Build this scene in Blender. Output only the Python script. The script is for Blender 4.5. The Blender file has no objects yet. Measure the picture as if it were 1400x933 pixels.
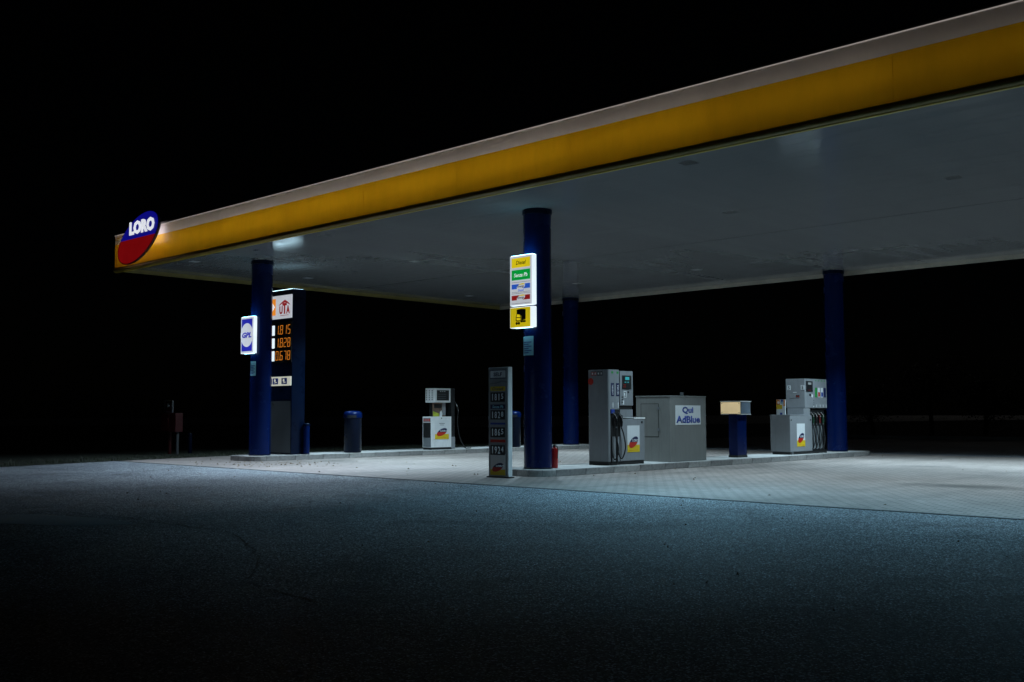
import bpy, bmesh, math, random
from mathutils import Vector, Matrix
random.seed(7)
R = math.radians
scene = bpy.context.scene
COL = scene.collection

# ------------------------------------------------------------------ camera
# world axes: +X runs along the canopy front (left -> right), +Y runs under the canopy away from its front
cam_data = bpy.data.cameras.new('camera')
cam = bpy.data.objects.new('camera', cam_data)
COL.objects.link(cam)
cam_data.sensor_width = 36.0
cam_data.lens = 36.81
cam_data.clip_start = 0.1
cam_data.clip_end = 3000
cam.matrix_world = (Matrix.Translation((16.389, -17.855, 1.40)) @ Matrix.Rotation(0.7671, 4, 'Z')
                    @ Matrix.Rotation(R(90) + 0.0695, 4, 'X') @ Matrix.Rotation(-0.002, 4, 'Z'))
scene.camera = cam

# ------------------------------------------------------------------ sky, moon, exposure
world = bpy.data.worlds.new('World')
scene.world = world
world.use_nodes = True
wn = world.node_tree
for n in list(wn.nodes):
    wn.nodes.remove(n)
sky = wn.nodes.new('ShaderNodeTexSky')
sky.sky_type = 'NISHITA'
sky.sun_disc = False
sky.sun_elevation = R(24)
sky.sun_rotation = R(160)
bg = wn.nodes.new('ShaderNodeBackground')
bg.inputs['Strength'].default_value = 0.00005
wo = wn.nodes.new('ShaderNodeOutputWorld')
wn.links.new(sky.outputs[0], bg.inputs['Color'])
wn.links.new(bg.outputs[0], wo.inputs['Surface'])

moon_data = bpy.data.lights.new('moonlight', 'SUN')
moon_data.energy = 0.006
moon_data.angle = R(0.5)
moon_data.color = (1.0, 0.96, 0.9)
moon = bpy.data.objects.new('moonlight', moon_data)
COL.objects.link(moon)
moon.rotation_euler = (R(66), 0, R(-160))

scene.view_settings.view_transform = 'Standard'
scene.view_settings.look = 'None'
scene.view_settings.exposure = 0.0
scene.view_settings.gamma = 1.0
scene.view_settings.use_curve_mapping = False
scene.render.engine = 'CYCLES'
scene.cycles.use_denoising = True
scene.cycles.max_bounces = 8
scene.cycles.diffuse_bounces = 5
scene.cycles.sample_clamp_indirect = 4.0

LAMP_W = 330.0          # canopy downlights
LAMP_COL = (0.60, 0.855, 1.0)        # inner rows
LAMP_COL_FRONT = ((0.64, 0.82, 1.0), (0.36, 0.75, 1.0))  # front row: colours chosen to tint the asphalt, cooler at right

# ------------------------------------------------------------------ materials
MATS = {}


def _new(name):
    m = bpy.data.materials.new(name)
    m.use_nodes = True
    nt = m.node_tree
    b = nt.nodes['Principled BSDF']
    return m, nt, b


def N(nt, typ, **kw):
    n = nt.nodes.new(typ)
    for k, v in kw.items():
        if k in n.inputs:
            n.inputs[k].default_value = v
        else:
            setattr(n, k, v)
    return n


def mixcol(nt, fac, a, b, blend='MIX'):
    n = nt.nodes.new('ShaderNodeMix')
    n.data_type = 'RGBA'
    n.blend_type = blend
    for sock, v in ((n.inputs[0], fac), (n.inputs[6], a), (n.inputs[7], b)):
        if hasattr(v, 'is_output'):
            nt.links.new(v, sock)
        elif isinstance(v, (tuple, list)):
            sock.default_value = tuple(v) + ((1,) if len(v) == 3 else ())
        else:
            sock.default_value = v
    return n.outputs[2]


def ramp(nt, src, stops):
    r = nt.nodes.new('ShaderNodeValToRGB')
    el = r.color_ramp.elements
    el[0].position, el[0].color = stops[0][0], tuple(stops[0][1]) + (1,)
    el[1].position, el[1].color = stops[-1][0], tuple(stops[-1][1]) + (1,)
    for p_, c_ in stops[1:-1]:
        e = el.new(p_)
        e.color = tuple(c_) + (1,)
    nt.links.new(src, r.inputs[0])
    return r.outputs[0]


def paint(name, col, rough=0.4, metal=0.0, var=0.18, scale=3.0, bump=0.0, bscale=60.0, dirt=0.0, coat=0.0, spec=0.5):
    """painted / plastic / concrete surface with blotches, fine grain, grime streaks near the foot"""
    if name in MATS:
        return MATS[name]
    m, nt, b = _new(name)
    tc = N(nt, 'ShaderNodeTexCoord')
    n1 = N(nt, 'ShaderNodeTexNoise', Scale=scale, Detail=6.0, Roughness=0.6)
    nt.links.new(tc.outputs['Object'], n1.inputs['Vector'])
    dark = tuple(c * (1 - var) for c in col)
    lite = tuple(min(1, c * (1 + var * 0.6)) for c in col)
    c = ramp(nt, n1.outputs[0], [(0.3, dark), (0.7, lite)])
    if dirt:
        mp = N(nt, 'ShaderNodeMapping')
        mp.inputs['Scale'].default_value = (9, 9, 0.7)
        nt.links.new(tc.outputs['Object'], mp.inputs[0])
        n2 = N(nt, 'ShaderNodeTexNoise', Scale=2.0, Detail=5.0, Roughness=0.65)
        nt.links.new(mp.outputs[0], n2.inputs['Vector'])
        f = ramp(nt, n2.outputs[0], [(0.5, (0, 0, 0)), (0.8, (dirt, dirt, dirt))])
        c = mixcol(nt, f, c, (0.05, 0.045, 0.04))
    nt.links.new(c, b.inputs['Base Color'])
    rr = ramp(nt, n1.outputs[0], [(0.25, (max(0, rough - .08),) * 3), (0.8, (min(1, rough + .1),) * 3)])
    nt.links.new(rr, b.inputs['Roughness'])
    b.inputs['Metallic'].default_value = metal
    b.inputs['Coat Weight'].default_value = coat
    b.inputs['Specular IOR Level'].default_value = spec
    if bump:
        n3 = N(nt, 'ShaderNodeTexNoise', Scale=bscale, Detail=4.0)
        nt.links.new(tc.outputs['Object'], n3.inputs['Vector'])
        bp = N(nt, 'ShaderNodeBump', Strength=bump, Distance=0.01)
        nt.links.new(n3.outputs[0], bp.inputs['Height'])
        nt.links.new(bp.outputs[0], b.inputs['Normal'])
    MATS[name] = m
    return m


def glow(name, col, strength=1.0, base=None, uneven=0.12):
    """lit acrylic: emits, slightly uneven like tubes behind a diffuser"""
    if name in MATS:
        return MATS[name]
    m, nt, b = _new(name)
    b.inputs['Base Color'].default_value = tuple(base or [c * 0.6 for c in col]) + (1,)
    b.inputs['Roughness'].default_value = 0.35
    tc = N(nt, 'ShaderNodeTexCoord')
    n1 = N(nt, 'ShaderNodeTexNoise', Scale=2.2, Detail=2.0)
    nt.links.new(tc.outputs['Object'], n1.inputs['Vector'])
    c = ramp(nt, n1.outputs[0], [(0.3, tuple(x * (1 - uneven) for x in col)), (0.7, tuple(col))])
    nt.links.new(c, b.inputs['Emission Color'])
    b.inputs['Emission Strength'].default_value = strength
    MATS[name] = m
    return m


def translucent(name, col, var=0.08):
    if name in MATS:
        return MATS[name]
    m = bpy.data.materials.new(name)
    m.use_nodes = True
    nt = m.node_tree
    for n in list(nt.nodes):
        nt.nodes.remove(n)
    out = nt.nodes.new('ShaderNodeOutputMaterial')
    tr = nt.nodes.new('ShaderNodeBsdfTranslucent')
    df = nt.nodes.new('ShaderNodeBsdfPrincipled')
    df.inputs['Roughness'].default_value = 0.35
    tc = N(nt, 'ShaderNodeTexCoord')
    mp = N(nt, 'ShaderNodeMapping')
    mp.inputs['Scale'].default_value = (2.5, 1, 0.8)
    nt.links.new(tc.outputs['Object'], mp.inputs[0])
    n1 = N(nt, 'ShaderNodeTexNoise', Scale=1.3, Detail=7.0, Roughness=0.65)
    nt.links.new(mp.outputs[0], n1.inputs['Vector'])
    c = ramp(nt, n1.outputs[0], [(0.3, tuple(x * (1 - var) for x in col)), (0.65, col)])
    nt.links.new(c, tr.inputs['Color'])
    nt.links.new(c, df.inputs['Base Color'])
    mx = nt.nodes.new('ShaderNodeMixShader')
    mx.inputs[0].default_value = 0.3
    nt.links.new(tr.outputs[0], mx.inputs[1])
    nt.links.new(df.outputs[0], mx.inputs[2])
    nt.links.new(mx.outputs[0], out.inputs['Surface'])
    MATS[name] = m
    return m


def asphalt_mat():
    m, nt, b = _new('asphalt')
    tc = N(nt, 'ShaderNodeTexCoord')
    big = N(nt, 'ShaderNodeTexNoise', Scale=0.22, Detail=5.0, Roughness=0.6)
    mid = N(nt, 'ShaderNodeTexNoise', Scale=2.6, Detail=6.0, Roughness=0.7)
    vor = N(nt, 'ShaderNodeTexVoronoi', Scale=80.0)
    fine = N(nt, 'ShaderNodeTexNoise', Scale=240.0, Detail=2.0)
    for n in (big, mid, vor, fine):
        nt.links.new(tc.outputs['Object'], n.inputs['Vector'])
    c = ramp(nt, big.outputs[0], [(0.3, (0.21, 0.24, 0.268)), (0.68, (0.34, 0.372, 0.40))])
    c = mixcol(nt, 0.5, c, ramp(nt, mid.outputs[0], [(0.3, (0.7, 0.7, 0.7)), (0.7, (1, 1, 1))]), 'MULTIPLY')
    wear = N(nt, 'ShaderNodeTexNoise', Scale=0.55, Detail=8.0, Roughness=0.72, Distortion=0.6)
    nt.links.new(tc.outputs['Object'], wear.inputs['Vector'])
    c = mixcol(nt, 1.0, c, ramp(nt, wear.outputs[0], [(0.36, (0.62, 0.62, 0.62)), (0.50, (1, 1, 1))]), 'MULTIPLY')
    # aggregate: each stone its own grey, a few pale chips
    sep = N(nt, 'ShaderNodeSeparateColor')
    nt.links.new(vor.outputs['Color'], sep.inputs[0])
    st = ramp(nt, sep.outputs[0], [(0.0, (0.10, 0.10, 0.11)), (0.5, (0.5, 0.5, 0.5)), (0.8, (1.3, 1.3, 1.3)), (1.0, (5.5, 5.5, 5.5))])
    c = mixcol(nt, 0.9, c, st, 'MULTIPLY')
    nt.links.new(c, b.inputs['Base Color'])
    rr = ramp(nt, sep.outputs[1], [(0.0, (0.42,) * 3), (1.0, (0.8,) * 3)])
    nt.links.new(rr, b.inputs['Roughness'])
    add = N(nt, 'ShaderNodeMath', operation='ADD')
    nt.links.new(vor.outputs['Distance'], add.inputs[0])
    nt.links.new(fine.outputs[0], add.inputs[1])
    bp = N(nt, 'ShaderNodeBump', Strength=1.0, Distance=0.02)
    nt.links.new(add.outputs[0], bp.inputs['Height'])
    bp2 = N(nt, 'ShaderNodeBump', Strength=0.35, Distance=0.06)
    nt.links.new(mid.outputs[0], bp2.inputs['Height'])
    nt.links.new(bp.outputs[0], bp2.inputs['Normal'])
    nt.links.new(bp2.outputs[0], b.inputs['Normal'])
    return m


def paver_mat():
    m, nt, b = _new('block_paving')
    tc = N(nt, 'ShaderNodeTexCoord')
    br = N(nt, 'ShaderNodeTexBrick', offset=0.5)
    br.inputs['Scale'].default_value = 1.0
    br.inputs['Brick Width'].default_value = 0.24
    br.inputs['Row Height'].default_value = 0.16
    br.inputs['Mortar Size'].default_value = 0.012
    br.inputs['Mortar Smooth'].default_value = 0.2
    br.inputs['Color1'].default_value = (0.265, 0.223, 0.206, 1)
    br.inputs['Color2'].default_value = (0.335, 0.284, 0.262, 1)
    br.inputs['Mortar'].default_value = (0.075, 0.068, 0.062, 1)
    nt.links.new(tc.outputs['Object'], br.inputs['Vector'])
    big = N(nt, 'ShaderNodeTexNoise', Scale=0.45, Detail=7.0, Roughness=0.65)
    fine = N(nt, 'ShaderNodeTexNoise', Scale=7.0, Detail=6.0, Roughness=0.7)
    for n in (big, fine):
        nt.links.new(tc.outputs['Object'], n.inputs['Vector'])
    c = mixcol(nt, 0.85, br.outputs[0], ramp(nt, big.outputs[0], [(0.3, (0.66, 0.65, 0.63)), (0.62, (1, 1, 1))]), 'MULTIPLY')
    c = mixcol(nt, 0.6, c, ramp(nt, fine.outputs[0], [(0.3, (0.72, 0.71, 0.7)), (0.6, (1, 1, 1))]), 'MULTIPLY')
    for lane in (-13.9, -8.9, -2.9, 2.7, 8.4):
        for off in (-0.75, 0.75):
            sx = N(nt, 'ShaderNodeSeparateXYZ')
            nt.links.new(tc.outputs['Object'], sx.inputs[0])
            m1 = N(nt, 'ShaderNodeMath', operation='SUBTRACT')
            nt.links.new(sx.outputs[0], m1.inputs[0])
            m1.inputs[1].default_value = lane + off
            m2 = N(nt, 'ShaderNodeMath', operation='ABSOLUTE')
            nt.links.new(m1.outputs[0], m2.inputs[0])
            m3 = N(nt, 'ShaderNodeMath', operation='MULTIPLY_ADD')
            nt.links.new(big.outputs[0], m3.inputs[0])
            m3.inputs[1].default_value = 0.9
            nt.links.new(m2.outputs[0], m3.inputs[2])
            mr = N(nt, 'ShaderNodeMapRange')
            mr.inputs['From Min'].default_value = 0.40
            mr.inputs['From Max'].default_value = 0.80
            mr.inputs['To Min'].default_value = 0.30
            mr.inputs['To Max'].default_value = 0.0
            nt.links.new(m3.outputs[0], mr.inputs['Value'])
            c = mixcol(nt, mr.outputs[0], c, (0.06, 0.055, 0.05))
    # oil stains where cars stop
    for (sx, sy, rx, ry, k) in ((8.5, 2.6, 1.5, 0.75, 0.8), (-5.6, 6.0, 1.1, 0.6, 0.55), (5.1, 9.6, 0.9, 0.6, 0.5), (-9.3, 1.2, 0.8, 0.7, 0.5)):
        mp = N(nt, 'ShaderNodeMapping')
        mp.inputs['Location'].default_value = (-sx / rx, -sy / ry, 0)
        mp.inputs['Scale'].default_value = (1 / rx, 1 / ry, 0)
        nt.links.new(tc.outputs['Object'], mp.inputs[0])
        ln = N(nt, 'ShaderNodeVectorMath', operation='LENGTH')
        nt.links.new(mp.outputs[0], ln.inputs[0])
        ad = N(nt, 'ShaderNodeMath', operation='MULTIPLY_ADD')
        nt.links.new(fine.outputs[0], ad.inputs[0])
        ad.inputs[1].default_value = 1.1
        nt.links.new(ln.outputs['Value'], ad.inputs[2])
        mr = N(nt, 'ShaderNodeMapRange')
        mr.inputs['From Min'].default_value = 0.7
        mr.inputs['From Max'].default_value = 1.6
        mr.inputs['To Min'].default_value = k
        mr.inputs['To Max'].default_value = 0.0
        nt.links.new(ad.outputs[0], mr.inputs['Value'])
        c = mixcol(nt, mr.outputs[0], c, (0.035, 0.034, 0.032))
    nt.links.new(c, b.inputs['Base Color'])
    b.inputs['Roughness'].default_value = 0.62
    bp = N(nt, 'ShaderNodeBump', Strength=0.5, Distance=0.006)
    nt.links.new(br.outputs['Fac'], bp.inputs['Height'])
    bp.invert = True
    bp2 = N(nt, 'ShaderNodeBump', Strength=0.25, Distance=0.01)
    nt.links.new(fine.outputs[0], bp2.inputs['Height'])
    nt.links.new(bp.outputs[0], bp2.inputs['Normal'])
    nt.links.new(bp2.outputs[0], b.inputs['Normal'])
    return m


def varied(name, c0, c1, rough=0.8, nscale=6.0, bump=0.3):
    """each object that uses it gets its own tone"""
    m, nt, b = _new(name)
    oi = N(nt, 'ShaderNodeObjectInfo')
    c = ramp(nt, oi.outputs['Random'], [(0, c0), (1, c1)])
    tc = N(nt, 'ShaderNodeTexCoord')
    n1 = N(nt, 'ShaderNodeTexNoise', Scale=nscale, Detail=7.0, Roughness=0.7)
    nt.links.new(tc.outputs['Object'], n1.inputs['Vector'])
    c = mixcol(nt, 0.8, c, ramp(nt, n1.outputs[0], [(0.3, (0.6, 0.6, 0.6)), (0.65, (1, 1, 1))]), 'MULTIPLY')
    nt.links.new(c, b.inputs['Base Color'])
    b.inputs['Roughness'].default_value = rough
    n5 = N(nt, 'ShaderNodeTexNoise', Scale=nscale * 0.35, Detail=8.0, Roughness=0.75)
    nt.links.new(tc.outputs['Object'], n5.inputs['Vector'])
    c = mixcol(nt, 1.0, c, ramp(nt, n5.outputs[0], [(0.38, (0.45, 0.45, 0.45)), (0.56, (1, 1, 1))]), 'MULTIPLY')
    nt.links.new(c, b.inputs['Base Color'])
    bp = N(nt, 'ShaderNodeBump', Strength=bump, Distance=0.01)
    nt.links.new(n1.outputs[0], bp.inputs['Height'])
    nt.links.new(bp.outputs[0], b.inputs['Normal'])
    return m


ASPHALT = asphalt_mat()
PAVER = paver_mat()
STONE = varied('kerb_concrete', (0.22, 0.21, 0.205), (0.38, 0.365, 0.35))
CONCRETE = paint('island_concrete', (0.42, 0.41, 0.40), 0.8, var=0.3, scale=2.2, bump=0.3)
BLUE = paint('blue_paint', (0.001, 0.0085, 0.06), 0.24, var=0.10, scale=1.5, spec=0.22)
NAVY = paint('navy_paint', (0.0015, 0.006, 0.022), 0.3, var=0.15, scale=2.5, spec=0.12)
GREY = paint('pump_grey', (0.25, 0.26, 0.275), 0.38, var=0.12, scale=2.0, dirt=0.22)
GREY_DK = paint('pump_dark_grey', (0.16, 0.175, 0.19), 0.42, var=0.15, dirt=0.2)
PALE = paint('pale_pump_enamel', (0.80, 0.80, 0.80), 0.33, var=0.08, dirt=0.2)
TANK = paint('tank_grey_green', (0.20, 0.20, 0.19), 0.5, var=0.1, scale=1.5, dirt=0.3, bump=0.05)
BLACK = paint('black_plastic', (0.012, 0.013, 0.014), 0.45, var=0.3)
RUBBER = paint('black_rubber', (0.008, 0.008, 0.009), 0.65, var=0.3)
CHROME = paint('chrome', (0.75, 0.76, 0.78), 0.2, metal=1.0, var=0.05)
WHITE = paint('white_print', (0.74, 0.75, 0.76), 0.4, var=0.06, dirt=0.1)
P_YEL = paint('yellow_print', (0.75, 0.52, 0.015), 0.4, var=0.06)
P_RED = paint('red_print', (0.55, 0.025, 0.012), 0.4, var=0.08)
P_BLUE = paint('blue_print', (0.015, 0.05, 0.32), 0.4, var=0.08)
P_NAVY = paint('navy_print', (0.010, 0.016, 0.07), 0.4, var=0.1)
P_BLACK = paint('black_print', (0.012, 0.012, 0.013), 0.45, var=0.2)
P_GREEN = paint('green_print', (0.02, 0.26, 0.05), 0.4, var=0.08)
P_ORANGE = paint('orange_print', (0.65, 0.20, 0.03), 0.4, var=0.1)
P_LIME = paint('lime_print', (0.42, 0.47, 0.05), 0.4, var=0.3, scale=8)
P_BROWN = paint('brown_print', (0.16, 0.10, 0.075), 0.4, var=0.5, scale=9)
P_CYAN = paint('pale_cyan_print', (0.30, 0.62, 0.74), 0.4, var=0.1)
RED = paint('red_enamel', (0.42, 0.012, 0.012), 0.3, var=0.1, dirt=0.15)
WOOD = paint('raw_board', (0.62, 0.50, 0.30), 0.6, var=0.15, scale=5, dirt=0.15)
CEIL = paint('ceiling_enamel', (0.25, 0.262, 0.272), 0.125, var=0.05, scale=0.7)
ROOF = paint('roof_sheet', (0.18, 0.18, 0.18), 0.7)
Y_OPAQUE = paint('yellow_metal', (0.55, 0.40, 0.01), 0.4, var=0.15)
TRIM = paint('fascia_trim', (0.42, 0.28, 0.08), 0.4, var=0.2)
FASC_Y = translucent('fascia_yellow_acrylic', (0.92, 0.50, 0.012))
FASC_W = translucent('fascia_white_acrylic', (0.85, 0.80, 0.78), var=0.05)
STEEL = paint('galvanised_post', (0.14, 0.15, 0.16), 0.5, metal=0.4, var=0.2)
GRASS_M = paint('grass_soil', (0.012, 0.016, 0.008), 0.95, var=0.5, scale=1.5, bump=0.8, bscale=30)
BLADE = varied('grass_blade', (0.02, 0.035, 0.010), (0.04, 0.05, 0.016), 0.6)
LEAF = varied('dark_leaf', (0.04, 0.075, 0.02), (0.07, 0.10, 0.03), 0.55, bump=0)
BARK = paint('bark', (0.09, 0.07, 0.05), 0.9, var=0.4, scale=12, bump=0.6)
DRY = paint('dry_leaf', (0.22, 0.15, 0.08), 0.8, var=0.5, scale=20)
G_WHITE = glow('lit_white', (0.80, 0.84, 0.92), 0.55)
G_SIDE = glow('lit_white_side', (0.80, 0.92, 1.0), 1.05)
G_YEL = glow('lit_yellow', (0.80, 0.62, 0.01), 0.8)
G_YEL2 = glow('lit_deep_yellow', (0.80, 0.62, 0.01), 0.62)
G_GREEN = glow('lit_green', (0.0, 0.36, 0.05), 0.75)
G_BLUE = glow('lit_blue', (0.02, 0.10, 0.55), 0.8)
G_GPL = glow('lit_gpl_blue', (0.02, 0.025, 0.42), 0.8)
G_RED = glow('lit_red', (0.34, 0.01, 0.012), 0.6)
G_LBLUE = glow('lit_logo_blue', (0.007, 0.007, 0.36), 0.52, base=(0.0, 0.0, 0.05))
G_LRED = glow('lit_logo_red', (0.30, 0.004, 0.006), 0.48, base=(0.05, 0, 0))
G_LET = glow('lit_letter_white', (0.9, 0.93, 1.0), 0.85)
G_ORANGE = glow('lit_orange', (0.85, 0.26, 0.02), 0.9)
G_UTA = glow('lit_dark_red', (0.26, 0.008, 0.012), 0.8)
G_LED = glow('led_amber', (1.0, 0.30, 0.03), 0.62, uneven=0.3)
G_LCD = glow('lcd_teal', (0.05, 0.42, 0.45), 0.45)
G_DIM = glow('dim_lit_white', (0.75, 0.74, 0.62), 0.55)
LENS = glow('lamp_lens', (0.9, 0.96, 1.0), 1.0)

# ------------------------------------------------------------------ mesh helpers


def mesh_obj(name, bm, mat, parent=None, smooth=False, kind=None):
    me = bpy.data.meshes.new(name)
    bmesh.ops.recalc_face_normals(bm, faces=bm.faces[:])
    bm.to_mesh(me)
    bm.free()
    me.materials.append(mat)
    if smooth:
        me.shade_smooth()
        me.set_sharp_from_angle(angle=R(38))
    o = bpy.data.objects.new(name, me)
    COL.objects.link(o)
    if parent:
        o.parent = parent
    if kind:
        o['kind'] = kind
    return o


def link_mesh(name, me, parent=None):
    o = bpy.data.objects.new(name, me)
    COL.objects.link(o)
    if parent:
        o.parent = parent
    return o


def thing(name, label, cat, loc=(0, 0, 0), group=None):
    o = bpy.data.objects.new(name, None)
    o.empty_display_size = 0.2
    COL.objects.link(o)
    o.location = loc
    o['label'] = label
    o['category'] = cat
    if group:
        o['group'] = group
    return o


def add_box(bm, x0, x1, y0, y1, z0, z1, bev=0.0):
    vs = [bm.verts.new(p) for p in ((x0, y0, z0), (x1, y0, z0), (x1, y1, z0), (x0, y1, z0), (x0, y0, z1), (x1, y0, z1), (x1, y1, z1), (x0, y1, z1))]
    fs = [bm.faces.new([vs[i] for i in q]) for q in ((3, 2, 1, 0), (4, 5, 6, 7), (0, 1, 5, 4), (1, 2, 6, 5), (2, 3, 7, 6), (3, 0, 4, 7))]
    if bev:
        es = {e for f in fs for e in f.edges}
        bmesh.ops.bevel(bm, geom=list(es), offset=bev, segments=2, profile=0.6, affect='EDGES')
    return bm


def box(name, mat, parent, x0, x1, y0, y1, z0, z1, bev=0.006):
    return mesh_obj(name, add_box(bmesh.new(), x0, x1, y0, y1, z0, z1, bev), mat, parent, smooth=bev > 0.02)


def add_lathe(bm, prof, segs=32, cx=0, cy=0, cap=True):
    rings = []
    for r, z in prof:
        rings.append([bm.verts.new((cx + r * math.cos(2 * math.pi * i / segs), cy + r * math.sin(2 * math.pi * i / segs), z)) for i in range(segs)])
    for a, b in zip(rings, rings[1:]):
        for i in range(segs):
            bm.faces.new((a[i], a[(i + 1) % segs], b[(i + 1) % segs], b[i]))
    if cap:
        bm.faces.new(rings[0][::-1])
        bm.faces.new(rings[-1])
    return bm


def lathe(name, mat, parent, prof, segs=32, cx=0, cy=0):
    return mesh_obj(name, add_lathe(bmesh.new(), prof, segs, cx, cy), mat, parent, smooth=True)


def add_tube(bm, pts, rad, segs=8):
    pts = [Vector(p) for p in pts]
    rads = rad if isinstance(rad, (list, tuple)) else [rad] * len(pts)
    rings = []
    side = None
    for i, p in enumerate(pts):
        d = (pts[min(i + 1, len(pts) - 1)] - pts[max(i - 1, 0)]).normalized()
        if side is None:
            side = d.orthogonal().normalized()
        side = (side - d * side.dot(d)).normalized()
        up = d.cross(side)
        rings.append([bm.verts.new(p + (side * math.cos(2 * math.pi * k / segs) + up * math.sin(2 * math.pi * k / segs)) * rads[i]) for k in range(segs)])
    for a, b in zip(rings, rings[1:]):
        for k in range(segs):
            bm.faces.new((a[k], a[(k + 1) % segs], b[(k + 1) % segs], b[k]))
    bm.faces.new(rings[0][::-1])
    bm.faces.new(rings[-1])
    return bm


def tube(name, mat, parent, pts, rad, segs=8):
    return mesh_obj(name, add_tube(bmesh.new(), pts, rad, segs), mat, parent, smooth=True)


def spline(ctrl, n=6):
    c = [Vector(p) for p in ctrl]
    c = [c[0] * 2 - c[1]] + c + [c[-1] * 2 - c[-2]]
    out = []
    for i in range(1, len(c) - 2):
        for k in range(n):
            t = k / n
            p0, p1, p2, p3 = c[i - 1:i + 3]
            out.append(0.5 * ((2 * p1) + (p2 - p0) * t + (2 * p0 - 5 * p1 + 4 * p2 - p3) * t * t + (3 * p1 - p0 - 3 * p2 + p3) * t ** 3))
    out.append(c[-2])
    return out


class Face:
    """a drawing plane on a box side; u runs along the side, v is up. 'F' faces -Y, 'R' faces +X"""

    def __init__(self, side, at):
        self.side, self.at = side, at

    def pt(self, u, v, d=0.0):
        return (u, self.at - d, v) if self.side == 'F' else (self.at + d, u, v)

    def poly(self, name, mat, parent, pts, d0=0.0, d1=0.004, smooth=False):
        bm = bmesh.new()
        a = [bm.verts.new(self.pt(u, v, d0)) for u, v in pts]
        b = [bm.verts.new(self.pt(u, v, d1)) for u, v in pts]
        n = len(pts)
        bm.faces.new(b)
        bm.faces.new(a[::-1])
        for i in range(n):
            bm.faces.new((a[i], a[(i + 1) % n], b[(i + 1) % n], b[i]))
        return mesh_obj(name, bm, mat, parent)

    def rect(self, name, mat, parent, u0, v0, u1, v1, d0=0.0, d1=0.004):
        return self.poly(name, mat, parent, [(u0, v0), (u1, v0), (u1, v1), (u0, v1)], d0, d1)

    def disc(self, name, mat, parent, u, v, r, d0=0.0, d1=0.004, segs=24, rv=None):
        rv = rv or r
        return self.poly(name, mat, parent, [(u + r * math.cos(2 * math.pi * i / segs), v + rv * math.sin(2 * math.pi * i / segs)) for i in range(segs)], d0, d1)

    def half_ellipse(self, name, mat, parent, cu, cv, eu, ev, lean, top, d0=0.0, d1=0.004, cut=0.0, segs=24):
        # leaning (sheared) ellipse: v = ev sin t, u = lean sin t + w cos t
        w = math.sqrt(max(1e-6, eu * eu - lean * lean))
        t0 = math.asin(max(-0.99, min(0.99, cut / ev)))
        ts = [t0 + (math.pi - 2 * t0) * i / segs for i in range(segs + 1)] if top else [math.pi - t0 + (math.pi + 2 * t0) * i / segs for i in range(segs + 1)]
        return self.poly(name, mat, parent, [(cu + lean * math.sin(t) + w * math.cos(t), cv + ev * math.sin(t)) for t in ts], d0, d1)

    def text(self, name, mat, parent, s, u0, v0, u1, v1, d0=0.004, d1=0.006, bold=0.0, shear=0.0, vertical=False):
        cu = bpy.data.curves.new('lettering', 'FONT')
        cu.body = s
        cu.offset = bold
        cu.shear = shear
        cu.resolution_u = 2
        cu.fill_mode = 'FRONT'
        ob = bpy.data.objects.new('tmp', cu)
        COL.objects.link(ob)
        dg = bpy.context.evaluated_depsgraph_get()
        me = bpy.data.meshes.new_from_object(ob.evaluated_get(dg))
        bpy.data.objects.remove(ob)
        bpy.data.curves.remove(cu)
        co = [v.co.copy() for v in me.vertices]
        if vertical:
            co = [Vector((-c.y, c.x, 0)) for c in co]
        xs = [c.x for c in co]
        ys = [c.y for c in co]
        x0, x1, y0, y1 = min(xs), max(xs), min(ys), max(ys)
        bm = bmesh.new()
        bm.from_mesh(me)
        bpy.data.meshes.remove(me)
        bm.verts.ensure_lookup_table()
        for v, c in zip(bm.verts, co):
            u = u0 + (c.x - x0) / (x1 - x0) * (u1 - u0)
            w = v0 + (c.y - y0) / (y1 - y0) * (v1 - v0)
            v.co = self.pt(u, w, d0)
        r = bmesh.ops.extrude_face_region(bm, geom=bm.faces[:])
        dv = Vector(self.pt(0, 0, d1)) - Vector(self.pt(0, 0, d0))
        bmesh.ops.translate(bm, verts=[g for g in r['geom'] if isinstance(g, bmesh.types.BMVert)], vec=dv)
        return mesh_obj(name, bm, mat, parent)


SEG = {'0': 'abcdef', '1': 'bc', '2': 'abged', '3': 'abgcd', '4': 'fgbc', '5': 'afgcd', '6': 'afgedc', '7': 'abc', '8': 'abcdefg', '9': 'abcdfg'}


def seven_seg(face, parent, mat, ch, u, v, w, h, name='price_digit', d0=0.004, d1=0.010, t=None):
    t = t or 0.15 * w
    g = t * 0.35
    quads = {'a': (t, h - t, w - t, h), 'd': (t, 0, w - t, t), 'g': (t, h / 2 - t / 2, w - t, h / 2 + t / 2),
             'f': (0, h / 2 + g, t, h - g), 'b': (w - t, h / 2 + g, w, h - g), 'e': (0, g, t, h / 2 - g), 'c': (w - t, g, w, h / 2 - g)}
    bm = bmesh.new()
    sl = 0.12
    for s in SEG[ch]:
        a, b, c, d = quads[s]
        pts = [(a, b), (c, b), (c, d), (a, d)]
        pts = [(u + x + sl * y * w / h, v + y) for x, y in pts]
        lo = [bm.verts.new(face.pt(x, y, d0)) for x, y in pts]
        hi = [bm.verts.new(face.pt(x, y, d1)) for x, y in pts]
        bm.faces.new(hi)
        for i in range(4):
            bm.faces.new((lo[i], lo[(i + 1) % 4], hi[(i + 1) % 4], hi[i]))
    return mesh_obj(name, bm, mat, parent)


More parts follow.
